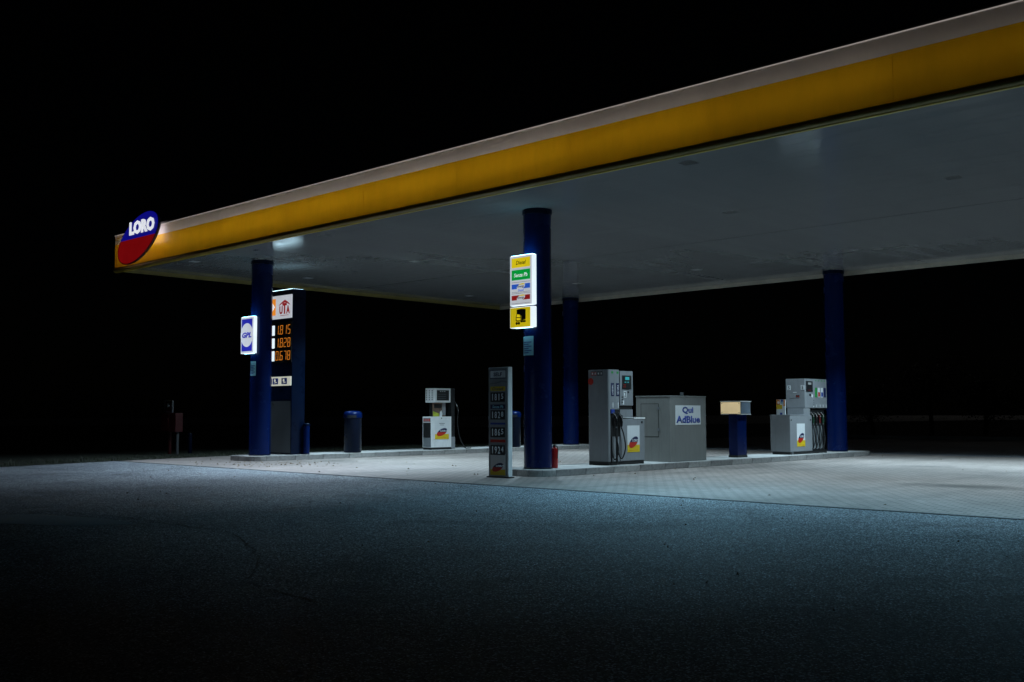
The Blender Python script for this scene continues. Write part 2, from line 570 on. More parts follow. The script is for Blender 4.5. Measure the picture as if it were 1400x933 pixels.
def logo_poster(face, parent, u0, v0, w, h, caption=True):
    """white sheet, yellow foot, leaning blue and red oval with white lettering"""
    p_ = face.rect('poster', WHITE, parent, u0, v0, u0 + w, v0 + h, 0.002, 0.006)
    face.rect('yellow_band', P_YEL, p_, u0, v0, u0 + w, v0 + h * 0.27, 0.006, 0.008)
    cu, cv, eu, ev, le = u0 + w * 0.50, v0 + h * 0.37, w * 0.37, h * 0.215, w * 0.19
    face.half_ellipse('logo_red_half', P_RED, p_, cu, cv, eu, ev, le, False, 0.008, 0.010)
    face.half_ellipse('logo_blue_half', P_NAVY, p_, cu, cv, eu, ev, le, True, 0.008, 0.010)
    face.text('logo_lettering', WHITE, p_, 'LORO', cu - w * 0.11, cv + h * 0.02, cu + w * 0.40, cv + h * 0.11, 0.010, 0.013, bold=0.035)
    if caption:
        face.rect('poster_line', P_ORANGE, p_, u0 + w * 0.15, v0 + h * 0.06, u0 + w * 0.85, v0 + h * 0.075, 0.008, 0.009)
    return p_


# ------------------------------------------------------------------ ground, paving, verge
def sheet(name, pts, z, mat, parent=None, kind='structure', z0=None):
    bm = bmesh.new()
    f = bm.faces.new([bm.verts.new((x, y, z)) for x, y in pts])
    if z0 is not None:
        r = bmesh.ops.extrude_face_region(bm, geom=[f])
        bmesh.ops.translate(bm, verts=[g for g in r['geom'] if isinstance(g, bmesh.types.BMVert)], vec=(0, 0, z0 - z))
    return mesh_obj(name, bm, mat, parent, kind=kind)


ground = sheet('ground', [(-400, -400), (400, -400), (400, 600), (-400, 600)], 0.0, ASPHALT)
sheet('block_paving', [(-15.0, -3.15), (40, -3.15), (40, 17.0), (-16.0, 17.0), (-15.5, 3)], 0.004, PAVER)
# pale joint between asphalt and paving
bm = bmesh.new()
xx = -14.9
while xx < 34:
    ln = random.uniform(0.9, 1.0)
    j = random.uniform(-.012, .012)
    add_box(bm, xx, xx + ln - .015, -3.27 + j, -3.165 + j, -0.02, 0.010)
    xx += ln
ej = mesh_obj('paving_edge', bm, paint('edge_concrete', (0.12, 0.12, 0.118), 0.9, var=0.4, scale=3), None, kind='structure')

verge_edge = [(-10.5, -16), (-12.1, -10), (-12.9, -7.2), (-13.9, -4.4), (-15.1, 0.6), (-15.9, 5.5), (-16.3, 14), (-16.6, 30), (-17, 60)]
sheet('grass_verge', verge_edge + [(-120, 60), (-120, -16)], 0.012, GRASS_M)
sheet('back_verge', [(-60, 39.6), (90, 39.6), (90, 200), (-60, 200)], 0.010, GRASS_M)

kerb = bpy.data.objects.new('back_kerb', None)
COL.objects.link(kerb)
kerb['kind'] = 'structure'
bm = add_box(bmesh.new(), 0, 1.992, 0, 0.30, -0.02, 0.14, 0.015)
kb_mesh = None
for i in range(28):
    if kb_mesh is None:
        o = mesh_obj('kerb_stone', bm, paint('whitewashed_kerb', (0.6, 0.62, 0.64), 0.7, var=0.2), kerb)
        kb_mesh = o.data
    else:
        o = link_mesh('kerb_stone', kb_mesh, kerb)
    o.location = (-14 + 2 * i, 39.4, 0)

# asphalt wear: cracks and patches as real thin ribbons
CRACK = paint('crack_filler', (0.05, 0.055, 0.06), 0.55, var=0.3)


def ribbon(name, ctrl, w, mat, z=0.005):
    pts = []
    for i in range(len(ctrl) - 1):
        a, b = Vector(ctrl[i]), Vector(ctrl[i + 1])
        n = max(2, int((b - a).length / 0.12))
        for k in range(n):
            t = k / n
            pts.append(a.lerp(b, t) + Vector((random.uniform(-.03, .03), random.uniform(-.03, .03))))
    bm = bmesh.new()
    prev = None
    for i, p in enumerate(pts):
        d = (pts[min(i + 1, len(pts) - 1)] - pts[max(i - 1, 0)]).normalized()
        nrm = Vector((-d.y, d.x)) * w * random.uniform(0.25, 1.0) * 0.5
        cur = (bm.verts.new((p.x + nrm.x, p.y + nrm.y, z)), bm.verts.new((p.x - nrm.x, p.y - nrm.y, z)))
        if prev:
            bm.faces.new((prev[0], cur[0], cur[1], prev[1]))
        prev = cur
    return mesh_obj(name, bm, mat, ground)


ribbon('crack', [(0.2, -12.4), (1.06, -11.4), (2.5, -11.15), (4.4, -11.15), (5.0, -11.05), (5.9, -11.4), (7.0, -11.9), (7.7, -12.3), (8.6, -12.35)], 0.032, CRACK)
ribbon('crack', [(4.4, -11.15), (4.1, -10.2), (3.2, -9.2)], 0.03, CRACK)
ribbon('crack', [(7.7, -12.3), (8.6, -13.0), (10.0, -13.2)], 0.035, CRACK)
ribbon('crack', [(-8.2, -5.5), (-8.5, -4.8), (-8.6, -4.3)], 0.10, CRACK)
ribbon('crack', [(-14.2, -4.6), (-9.5, -4.2), (-5.0, -4.3), (0.0, -4.4)], 0.03, CRACK)
PATCH = paint('asphalt_patch', (0.25, 0.285, 0.31), 0.7, var=0.45, scale=40, bump=0.6, bscale=120)
sheet('asphalt_patch', [(0.3, -12.9), (1.3, -11.75), (2.6, -11.4), (3.6, -11.45), (3.2, -12.1), (1.9, -12.8)], 0.004, PATCH, ground, kind=None)

# ------------------------------------------------------------------ islands with kerb stones
straight_mesh = mesh_obj('kerb_stone', add_box(bmesh.new(), 0, 0.99, -0.07, 0.07, 0.0, 0.15, 0.012), STONE)
STRAIGHT = straight_mesh.data
bpy.data.objects.remove(straight_mesh)


def island(name, cx, y0, y1, hw):
    t = bpy.data.objects.new(name, None)
    COL.objects.link(t)
    t['kind'] = 'structure'
    rad = 0.45
    # top slab with rounded corners
    hwi, y0i, y1i = hw - 0.145, y0 + 0.145, y1 - 0.145
    ri = rad - 0.10
    pts = []
    for ccx, ccy, a0 in ((cx + hwi - ri, y0i + ri, -90), (cx + hwi - ri, y1i - ri, 0), (cx - hwi + ri, y1i - ri, 90), (cx - hwi + ri, y0i + ri, 180)):
        for k in range(7):
            a = R(a0 + 15 * k)
            pts.append((ccx + ri * math.cos(a), ccy + ri * math.sin(a)))
    sheet('concrete_top', pts, 0.146, CONCRETE, t, kind=None, z0=0.0)
    # sides
    n = int((y1 - y0 - 2 * rad) / 1.0)
    step = (y1 - y0 - 2 * rad) / n
    for sgn in (1, -1):
        for k in range(n):
            o = link_mesh('kerb_stone', STRAIGHT, t)
            o.location = (cx + sgn * (hw - 0.07), y0 + rad + k * step + 0.004, random.uniform(-.004, .003))
            o.rotation_euler = (0, 0, R(90) + random.uniform(-.004, .004))
            o.scale = ((step - 0.010) / 0.99, 1, 1)
    # ends
    wdt = 2 * (hw - rad)
    for yy, s in ((y0, 1), (y1, -1)):
        m_ = 2
        for k in range(m_):
            o = link_mesh('kerb_stone', STRAIGHT, t)
            o.location = (cx - hw + rad + k * wdt / m_ + 0.004, yy + s * 0.07, 0)
            o.scale = ((wdt / m_ - 0.010) / 0.99, 1, 1)
    # corner stones
    for ccx, ccy, a0 in ((cx + hw - rad, y0 + rad, -90), (cx + hw - rad, y1 - rad, 0), (cx - hw + rad, y1 - rad, 90), (cx - hw + rad, y0 + rad, 180)):
        for h_ in range(2):
            bm = bmesh.new()
            rows = []
            for k in range(5):
                a = R(a0 + 45 * h_ + 0.6 + (43.8) * k / 4)
                rows.append([bm.verts.new((ccx + r_ * math.cos(a), ccy + r_ * math.sin(a), z_)) for r_, z_ in ((rad, 0), (rad, 0.138), (rad - .012, 0.15), (rad - .14, 0.15), (rad - .14, 0))])
            for a_, b_ in zip(rows, rows[1:]):
                for i in range(5):
                    bm.faces.new((a_[i], a_[(i + 1) % 5], b_[(i + 1) % 5], b_[i]))
            bm.faces.new(rows[0][::-1])
            bm.faces.new(rows[-1])
            mesh_obj('kerb_stone', bm, STONE, t)
    return t


W = 11.5856
YB = 14.625
island('pump_island', 0.0, -0.72, 15.65, 0.80)
island('pump_island', -W, -0.72, 15.65, 0.80)
IZ = 0.146

# ------------------------------------------------------------------ canopy
XL, XR, YF, YK = -16.22, 16.2, -2.56, 15.2
ZB, ZC, ZT = 5.98, 6.15, 7.18
canopy = thing('canopy', 'large flat canopy with yellow and white fascia over the pumps', 'canopy', (0, 0, 0))
# ceiling slats along the front, gaps where the downlights sit, a wider joint at Y=6.65
PITCH = 0.30
# (x, power, tilt towards the front, beam spread) for each row of downlights
LAMP_PLAN = {-1.40: [(-13.2, 0.44, 15, 112), (-6.4, 1.12, 15, 112), (5.2, 0.58, 13, 108), (11.4, 0.28, 13, 106)],
             3.40: [(-14.0, 0.28, 4, 106), (-8.3, 1.25, 4, 112), (-3.1, 0.6, 4, 106), (3.1, 0.55, 4, 108), (8.3, 0.50, 4, 108), (13.4, 0.4, 4, 106)],
             11.2: [(-14.0, 0.3, 0, 104), (-8.3, 0.80, 0, 106), (-3.1, 0.5, 0, 104), (3.1, 1.0, 0, 106), (8.3, 1.35, 0, 110), (13.4, 0.8, -24, 130)]}
y = YF + 0.10
rows = []
while y < YK - 0.12:
    y1 = min(y + PITCH, YK - 0.08)
    rows.append((y, y1))
    y = y1
row_of_lamp = {}
for ly in LAMP_PLAN:
    for i, (a, b) in enumerate(rows):
        if a <= ly < b:
            row_of_lamp[i] = ((a + b) / 2, LAMP_PLAN[ly])
seam_i = min(range(len(rows)), key=lambda i: abs(rows[i][0] - 6.65))
slat_cache = {}


def slat(x0, x1, y0, y1):
    key = (round(x1 - x0, 3), round(y1 - y0, 3))
    if key not in slat_cache:
        o = mesh_obj('ceiling_slat', add_box(bmesh.new(), 0, x1 - x0, 0, y1 - y0, 0, 0.03, 0.0015), CEIL, canopy)
        slat_cache[key] = o.data
    else:
        o = link_mesh('ceiling_slat', slat_cache[key], canopy)
    o.location = (x0, y0, ZC + random.uniform(-0.0008, 0.0008))
    o.rotation_euler = (random.uniform(-.0008, .0008), 0, 0)
    return o


for i, (a, b) in enumerate(rows):
    g0 = 0.045 if i == seam_i else 0.0006
    if i in row_of_lamp:
        xs = [XL + 0.1]
        for lx, *_ in row_of_lamp[i][1]:
            xs += [lx - 0.15, lx + 0.15]
        xs.append(XR - 0.1)
        for k in range(0, len(xs), 2):
            slat(xs[k], xs[k + 1], a + g0, b - 0.0006)
    else:
        slat(XL + 0.1, XR - 0.1, a + g0, b - 0.0006)
box('seam_strip', BLACK, canopy, XL + 0.12, XR - 0.12, rows[seam_i][0] - 0.004, rows[seam_i][0] + 0.034, ZC - 0.005, ZC - 0.0015, 0)
box('roof_deck', ROOF, canopy, XL + 0.45, XR - 0.45, YF + 0.5, YK - 0.45, ZC + 0.30, ZT - 0.2, 0)
box('ceiling_backing', BLACK, canopy, XL + 0.11, XR - 0.11, YF + 0.52, YK - 0.11, ZC + 0.24, ZC + 0.26, 0)

# fascia front: acrylic panels, joint strips, rounded cap, dark rounded trim, yellow lip
NP = 10
pw = (XR - XL) / NP
for k in range(NP):
    x0, x1 = XL + k * pw, XL + (k + 1) * pw
    for nm, m_, z0, z1 in (('yellow_fascia_panel', FASC_Y, 6.122, 6.873), ('white_fascia_panel', FASC_W, 6.873, 7.18)):
        bm = bmesh.new()
        bm.faces.new([bm.verts.new(p) for p in ((x0, YF, z0), (x1, YF, z0), (x1, YF, z1), (x0, YF, z1))])
        mesh_obj(nm, bm, m_, canopy)
    if k:
        box('joint_strip', FASC_Y, canopy, x0 - 0.0025, x0 + 0.0025, YF - 0.004, YF - 0.001, 6.13, 6.870, 0)
        box('joint_strip', FASC_W, canopy, x0 - 0.0025, x0 + 0.0025, YF - 0.004, YF - 0.001, 6.875, 7.175, 0)


def extrude_x(name, prof, mat, parent, x0, x1, closed=False, smooth=True):
    bm = bmesh.new()
    a = [bm.verts.new((x0, y_, z_)) for y_, z_ in prof]
    b = [bm.verts.new((x1, y_, z_)) for y_, z_ in prof]
    n = len(prof)
    for i in range(n if closed else n - 1):
        j = (i + 1) % n
        bm.faces.new((a[i], b[i], b[j], a[j]))
    if closed:
        bm.faces.new(a[::-1])
        bm.faces.new(b)
    return mesh_obj(name, bm, mat, parent, smooth=smooth)


cap_prof = [(YF - 0.012, 7.172), (YF - 0.012, 7.19)] + [(YF + 0.16 - 0.165 * math.cos(R(a)), 7.19 + 0.13 * math.sin(R(a))) for a in range(10, 91, 10)] + [(YF + 0.47, 7.325)]
extrude_x('fascia_cap', cap_prof, paint('cap_metal', (0.30, 0.28, 0.27), 0.35, var=0.1), canopy, XL, XR)
extrude_x('fascia_cap_bead', [(YF - 0.022, 7.168), (YF - 0.022, 7.182), (YF - 0.004, 7.182), (YF - 0.004, 7.168)], glow('bead_self_glow', (0.50, 0.45, 0.42), 0.5), canopy, XL, XR, True, False)  # bead made self-glowing to draw the bright line along the fascia top
tr = [(YF - 0.002, 6.118), (YF - 0.012, 6.118), (YF - 0.012, 6.095), (YF - 0.004, 6.09)] + [(YF + 0.03 - 0.075 * math.cos(R(a)), 6.035 + 0.05 * math.sin(R(a))) for a in range(60, -91, -15)] + [(YF + 0.10, 5.985), (YF + 0.10, 6.118)]
extrude_x('fascia_trim', tr, TRIM, canopy, XL, XR, True)
box('fascia_lip', Y_OPAQUE, canopy, XL + 0.02, XR - 0.02, YF + 0.012, YF + 0.085, 5.972, 5.983, 0)
# the other three sides
box('side_fascia', paint('side_fascia_ochre', (0.26, 0.21, 0.06), 0.5), canopy, XL, XL + 0.06, YF + 0.11, YK, ZB + .05, 7.17, 0)
box('side_fascia', paint('side_fascia_ochre', (0.26, 0.21, 0.06), 0.5), canopy, XR - 0.06, XR, YF + 0.11, YK, ZB + .05, 7.17, 0)
box('rear_fascia', paint('rear_fascia_cream', (0.50, 0.46, 0.38), 0.5), canopy, XL + 0.061, XR - 0.061, YK - 0.07, YK, ZB + .04, 7.17, 0)
box('fascia_back_plate', WHITE, canopy, XL + 0.061, XR - 0.061, YF + 0.46, YF + 0.49, ZC + 0.03, 7.30, 0)
box('fascia_floor', WHITE, canopy, XL + 0.061, XR - 0.061, YF + 0.105, YF + 0.459, ZC + 0.032, ZC + 0.045, 0)
# lamps inside the fascia box
tube_w = [2.4, 3.6, 4.2, 4.2, 4.0, 3.5, 2.8, 2.0, 1.35, 1.0]
for k in range(NP):
    ld = bpy.data.lights.new('fascia_tube', 'AREA')
    ld.shape = 'RECTANGLE'
    ld.size, ld.size_y = pw * 0.98, 0.05
    ld.energy = tube_w[k]
    ld.color = (1.0, 0.92, 0.82)
    lo = bpy.data.objects.new('fascia_tube', ld)
    COL.objects.link(lo)
    lo.parent = canopy
    lo.location = (XL + (k + 0.5) * pw, YF + 0.44, 6.62)
    lo.rotation_euler = (R(90), 0, 0)

# downlights sunk in the ceiling
lamp0 = None


def make_downlight():
    t = thing('ceiling_downlight', 'square recessed downlight sunk flush in the grey canopy ceiling', 'light', (0, 0, 0), 'downlights in the canopy ceiling')
    bm = bmesh.new()
    s, d = 0.146, 0.20
    for a, b in (((-s, -s), (s, -s)), ((s, -s), (s, s)), ((s, s), (-s, s)), ((-s, s), (-s, -s))):
        bm.faces.new([bm.verts.new(p) for p in ((a[0], a[1], 0.004), (b[0], b[1], 0.004), (b[0], b[1], d), (a[0], a[1], d))])
    mesh_obj('baffle', bm, paint('lamp_baffle', (0.25, 0.26, 0.265), 0.5), t)
    bm = bmesh.new()
    add_box(bm, -s, s, -s, s, d, d + 0.02)
    mesh_obj('housing', bm, BLACK, t)
    bm = bmesh.new()
    add_box(bm, -s + .02, s - .02, -s + .02, s - .02, d - 0.012, d - 0.002)
    mesh_obj('lens', bm, paint('lamp_glass', (0.6, 0.62, 0.63), 0.2), t)
    bm = bmesh.new()
    for k in range(1, 14):
        u = -s + 2 * s * k / 14
        add_box(bm, u - .001, u + .001, -s, s, 0.003, 0.06)
        add_box(bm, -s, s, u - .001, u + .001, 0.004, 0.058)
    mesh_obj('louvre', bm, paint('louvre_grey', (0.36, 0.36, 0.36), 0.4), t)
    return t


def lamp_light(parent, power, tilt, spread, colour):
    ld = bpy.data.lights.new('downlight_beam', 'AREA')
    ld.shape = 'SQUARE'
    ld.size = 0.14
    ld.energy = power
    ld.color = colour
    ld.spread = spread
    lo = bpy.data.objects.new('downlight_beam', ld)
    COL.objects.link(lo)
    lo.parent = parent
    lo.location = (0, 0, -0.004 - 0.07 * math.sin(tilt))
    lo.rotation_euler = (-tilt, 0, 0)


lamp0 = make_downlight()
first = True
for ly, plan in row_of_lamp.values():
    for lx, kk, tilt, spread in plan:
        if first:
            t, first = lamp0, False
        else:
            t = lamp0.copy()
            COL.objects.link(t)
            for ch in list(lamp0.children):
                if ch.type == 'MESH':
                    c = ch.copy()
                    COL.objects.link(c)
                    c.parent = t
        t.location = (lx, ly, ZC)
        lamp_light(t, LAMP_W * kk, R(tilt), R(spread), LAMP_COL_FRONT[lx > 0] if ly < 0 else LAMP_COL)

# ------------------------------------------------------------------ columns
def column(x, y, label):
    t = thing('canopy_column', label, 'column', (x, y, IZ), 'round blue canopy columns')
    H = ZC - IZ
    lathe('shaft', BLUE, t, [(0.325, 0.0), (0.325, 2.0), (0.325, 4.0), (0.325, H - 0.13)], 48)
    lathe('cap_ring', NAVY, t, [(0.328, H - 0.128), (0.352, H - 0.12), (0.352, H - 0.012), (0.346, H - 0.006)], 48)
    lathe('base_ring', NAVY, t, [(0.333, 0.001), (0.333, 0.03), (0.327, 0.036)], 48)
    return t


column(0, 0, 'blue round column carrying the yellow fuel sign beside the fire extinguisher')
column(-W, 0, 'blue round column carrying the blue and white GPL sign')
column(-W, YB, 'dark blue round column farthest back, seen right behind the fuel sign column')
column(0, YB, 'dark blue round column behind the pump with four nozzles at right')


def notice(x, y, z0, z1, ang0, ang1, r, label):
    t = thing('notice_sticker', label, 'notice', (x, y, 0), 'pale blue notices stuck on columns')
    bm = bmesh.new()
    pa = []
    for k in range(7):
        a = R(ang0 + (ang1 - ang0) * k / 6)
        pa.append((bm.verts.new((r * math.cos(a), r * math.sin(a), z0)), bm.verts.new((r * math.cos(a), r * math.sin(a), z1))))
    for p0, p1 in zip(pa, pa[1:]):
        bm.faces.new((p0[0], p1[0], p1[1], p0[1]))
    mesh_obj('sheet', bm, P_CYAN, t)
    for k in range(6):
        zz = z0 + (z1 - z0) * (0.12 + 0.11 * k)
        bm = bmesh.new()
        rr = r + 0.003
        pa = []
        for q in range(5):
            a = R(ang0 + (ang1 - ang0) * (0.12 + (0.55 + 0.2 * ((k * 7) % 2)) * q / 4))
            pa.append((bm.verts.new((rr * math.cos(a), rr * math.sin(a), zz)), bm.verts.new((rr * math.cos(a), rr * math.sin(a), zz + 0.018))))
        for p0, p1 in zip(pa, pa[1:]):
            bm.faces.new((p0[0], p1[0], p1[1], p0[1]))
        mesh_obj('text_line', bm, P_BLUE, t)
    return t


notice(0, 0, 2.74, 3.18, 229, 296, 0.329, 'pale blue paper notice on the column under the yellow truck sign')
notice(-W, 0, 2.58, 3.02, 258, 301, 0.329, 'pale blue paper notice on the column under the GPL sign')

# ------------------------------------------------------------------ lit sign boxes on the columns
def sign_box(name, label, x0, x1, y0, y1, z0, z1, col_x):
    t = thing(name, label, 'sign', (-0.115 if col_x == 0 else -0.14, 0.12, 0), None)
    box('light_box', G_SIDE, t, x0, x1, y0, y1, z0, z1, 0.015)
    if z1 > 4:
        box('added_glow_top', glow('added_sign_glow', (0.28, 0.80, 1.0), 18.0), t, x0 + .03, x1 - .03, y0 + .02, y1 - .02, z1 + .001, z1 + .006, 0)  # added strip on the box top, out of view, throws cyan on the ceiling
    if z0 < 3.4:
        box('added_glow_bottom', glow('added_under_glow', (0.35, 0.80, 1.0), 6.0), t, x0 + .10, x1 - .10, y1 - .06, y1 - .01, z0 - .005, z0 - .001, 0)  # added strip under the box, casts a blue glow down the column
    return t


# main fuel list
s = sign_box('fuel_list_sign', 'lit white sign box listing Diesel and Senza Pb on the blue column', -0.29, 0.44, -0.62, -0.50, 3.885, 5.045, 0)
box('bracket', NAVY, s, -0.12, 0.20, -0.499, -0.42, 4.2, 4.7, 0)
F = Face('F', -0.62)
fr = F.rect('front_panel', G_WHITE, s, -0.275, 3.90, 0.40, 5.03, 0.0, 0.004)
top = 5.045


def tile(v_hi, v_lo, m_):
    return F.rect('fuel_tile', m_, s, -0.225, top - v_lo, 0.355, top - v_hi, 0.004, 0.008)


q = tile(0.06, 0.28, G_YEL)
F.text('lettering', P_BLACK, q, 'Diesel', -0.09, top - .215, 0.225, top - .12, 0.008, 0.010, bold=0.01, shear=0.25)
q = tile(0.335, 0.57, G_GREEN)
F.text('lettering', G_LET, q, 'Senza Pb', -0.15, top - .50, 0.275, top - .41, 0.008, 0.010, bold=0.0, shear=0.2)
for hi, m_, sub in ((0.62, G_BLUE, 'Diesel'), (0.88, G_RED, '')):
    q = F.rect('fuel_tile', G_WHITE, s, -0.225, top - hi - .23, 0.355, top - hi, 0.004, 0.008)
    F.rect('colour_band', m_, q, -0.225, top - hi - .155, 0.355, top - hi - .045, 0.008, 0.010)
    F.rect('tile_rule', P_BLACK, q, -0.225, top - hi - .235, 0.355, top - hi - .229, 0.008, 0.010)
    F.rect('tile_rule', P_BLACK, q, -0.225, top - hi - .004, 0.355, top - hi + .002, 0.008, 0.010)
    F.half_ellipse('tile_badge', G_WHITE, q, 0.07, top - hi - .105, 0.13, 0.075, 0.05, True, 0.010, 0.012, cut=-0.06)
    F.half_ellipse('gold_swoosh', G_YEL2, q, 0.09, top - hi - .065, 0.10, 0.03, 0.04, True, 0.012, 0.014)
    F.text('lettering', P_BLACK, q, 'Energy', -0.035, top - hi - .14, 0.175, top - hi - .075, 0.014, 0.016, bold=0.015, shear=0.15)
    if sub:
        F.text('lettering', G_BLUE, q, sub, -0.02, top - hi - .215, 0.16, top - hi - .165, 0.010, 0.012, bold=0.01, shear=0.2)

s = sign_box('truck_sign', 'lit yellow sign box with a black truck picture on the blue column', -0.29, 0.44, -0.62, -0.50, 3.37, 3.85, 0)
box('bracket', NAVY, s, -0.12, 0.20, -0.499, -0.42, 3.5, 3.7, 0)
fr = F.rect('front_panel', G_YEL2, s, -0.275, 3.385, 0.355, 3.835, 0.0, 0.004)
F.poly('trailer_shape', P_BLACK, s, [(0.00, 3.60), (0.07, 3.66), (0.07, 3.53), (0.21, 3.56), (0.21, 3.79), (0.07, 3.805), (-0.07, 3.79), (-0.07, 3.70), (0.0, 3.69)], 0.004, 0.007)
F.poly('cab_shape', P_BLACK, s, [(-0.10, 3.535), (-0.095, 3.63), (-0.07, 3.70), (0.045, 3.685), (0.06, 3.60), (0.05, 3.52), (-0.06, 3.515)], 0.004, 0.0065)
F.poly('windscreen_shape', G_YEL, s, [(-0.075, 3.62), (-0.055, 3.685), (0.03, 3.672), (0.04, 3.61)], 0.0065, 0.009)
F.poly('grille_shape', G_YEL, s, [(-0.07, 3.545), (-0.075, 3.60), (0.045, 3.59), (0.04, 3.54)], 0.0065, 0.009)
for u in (-0.07, 0.0, 0.075, 0.13, 0.185):
    F.disc('wheel_shape', P_BLACK, s, u, 3.475 if u < 0.05 else 3.515, 0.028 if u > 0.05 else 0.034, 0.004, 0.0065, 14)

s = sign_box('lpg_sign', 'lit blue and white GPL sign box with white disc on the blue column', -11.80, -11.085, -0.62, -0.50, 3.255, 4.38, -W)
box('bracket', NAVY, s, -11.62, -11.3, -0.499, -0.42, 3.6, 4.0, 0)
F.rect('front_panel', G_WHITE, s, -11.785, 3.27, -11.10, 4.365, 0.0, 0.004)
F.rect('blue_field', G_GPL, s, -11.745, 3.325, -11.16, 4.31, 0.004, 0.007)
F.disc('white_disc', G_WHITE, s, -11.452, 3.82, 0.34, 0.007, 0.010, 40, rv=0.365)
F.text('lettering', G_GPL, s, 'GPL', -11.71, 3.735, -11.19, 3.905, 0.010, 0.013, bold=0.045, shear=0.3)

# ------------------------------------------------------------------ oval LORO sign on the fascia
s = thing('oval_logo_sign', 'large lit oval blue and red LORO sign on the left end of the fascia', 'sign', (0, 0, 0))
FS = Face('F', YF - 0.22)
cu_, cv_, eu_, ev_, le_ = -14.23, 6.86, 1.30, 0.75, 0.63
w_ = math.sqrt(eu_ ** 2 - le_ ** 2)
FS.poly('rim', paint('oval_rim', (0.02, 0.02, 0.05), 0.4), s, [(cu_ + (le_ * math.sin(t) + w_ * math.cos(t)) * 1.02, cv_ + ev_ * 1.02 * math.sin(t)) for t in [2 * math.pi * i / 64 for i in range(64)]], -0.08, 0.0)
FS.half_ellipse('blue_half', G_LBLUE, s, cu_, cv_, eu_ * .985, ev_ * .985, le_ * .985, True, 0.0, 0.012, segs=40)
FS.half_ellipse('red_half', G_LRED, s, cu_, cv_, eu_ * .985, ev_ * .985, le_ * .985, False, 0.0, 0.012, segs=40)
FS.text('lettering', G_LET, s, 'LORO', -14.74, 6.98, -13.14, 7.40, 0.012, 0.03, bold=0.05)
box('bracket', STEEL, s, -14.5, -14.4, YF - 0.139, YF - 0.002, 6.5, 7.0, 0)
box('bracket', STEEL, s, -14.0, -13.9, YF - 0.139, YF - 0.002, 6.5, 7.0, 0)
# halo tubes behind the oval (back-lit sign)
for hx in (-14.9, -13.5):
    ld = bpy.data.lights.new('halo_tube', 'AREA')
    ld.shape = 'RECTANGLE'
    ld.size, ld.size_y = 1.1, 0.5
    ld.energy = 5.0
    ld.color = (0.95, 0.88, 1.0)
    lo = bpy.data.objects.new('halo_tube', ld)
    COL.objects.link(lo)
    lo.parent = s
    lo.location = (hx, YF - 0.135, 6.75 + (0.15 if hx > -14 else -0.05))
    lo.rotation_euler = (R(90), 0, 0)

# ------------------------------------------------------------------ price totem behind the GPL column
s = thing('price_totem', 'tall blue price totem with orange digits and lit card panel behind GPL column', 'price sign', (0, 0, IZ))
TX0, TX1, TY0, TY1 = -12.80, -11.27, 0.92, 1.42
box('body', NAVY, s, TX0, TX1, TY0, TY1, 0.0, 5.20, 0.03)
box('added_glow_top', glow('added_totem_glow', (0.55, 0.85, 1.0), 4.0), s, TX0 + .04, TX1 - .10, TY0 + .04, TY1 - .04, 5.201, 5.215, 0)  # unseen glowing panel added to light the ceiling above the totem
F = Face('F', TY0)
zz = IZ
up = F.rect('card_sign', G_WHITE, s, -12.78, 4.43 - zz, -11.285, 5.17 - zz, 0.001, 0.03)
F.rect('orange_square', G_ORANGE, up, -12.72, 4.55 - zz, -12.17, 5.08 - zz, 0.03, 0.034)
F.poly('white_arrow', G_LET, up, [(-12.62, 4.72 - zz), (-12.40, 4.72 - zz), (-12.40, 4.63 - zz), (-12.21, 4.82 - zz), (-12.40, 5.0 - zz), (-12.40, 4.91 - zz), (-12.62, 4.91 - zz)], 0.034, 0.037)
# red emblem: arched roof over three letters
F.poly('emblem_roof', G_UTA, up, [(-12.00, 4.84 - zz), (-11.93, 4.90 - zz), (-11.80, 4.96 - zz), (-11.66, 5.02 - zz), (-11.52, 4.96 - zz), (-11.42, 4.90 - zz), (-11.36, 4.84 - zz), (-11.42, 4.86 - zz), (-11.54, 4.91 - zz), (-11.62, 4.93 - zz), (-11.70, 4.93 - zz), (-11.80, 4.91 - zz), (-11.93, 4.86 - zz)], 0.03, 0.034)
F.text('emblem_lettering', G_UTA, up, 'U', -11.96, 4.57 - zz, -11.78, 4.83 - zz, 0.03, 0.034, bold=0.05)
F.text('emblem_lettering', G_UTA, up, 'T', -11.79, 4.57 - zz, -11.55, 4.92 - zz, 0.03, 0.0345, bold=0.05)
F.text('emblem_lettering', G_UTA, up, 'A', -11.58, 4.57 - zz, -11.38, 4.83 - zz, 0.03, 0.034, bold=0.05)
F.rect('emblem_rule', G_UTA, up, -11.9, 4.52 - zz, -11.45, 4.535 - zz, 0.03, 0.034)
dp = F.rect('digit_panel', P_BLACK, s, -12.78, 3.03 - zz, -11.285, 4.33 - zz, 0.001, 0.02)
F2 = Face('F', TY0 - 0.02)
for val, z0 in (('1815', 3.93), ('1828', 3.52), ('0678', 3.11)):
    F2.rect('fuel_name_label', G_SIDE, dp, -12.72, z0 - 0.02 - zz, -12.22, z0 + 0.30 - zz, 0.0, 0.004)
    for k, ch in enumerate(val):
        u = -12.16 + 0.205 * k + (0.035 if k else 0)
        seven_seg(F2, dp, G_LED, ch, u, z0 - zz, 0.145, 0.29, d0=0.0, d1=0.004, t=0.021)
    F2.rect('decimal_point', G_LED, dp, -11.965, z0 - zz, -11.94, z0 + 0.03 - zz, 0.0, 0.004)
cd = F.rect('card_panel', G_DIM, s, -12.78, 2.30 - zz, -11.285, 2.59 - zz, 0.001, 0.03)
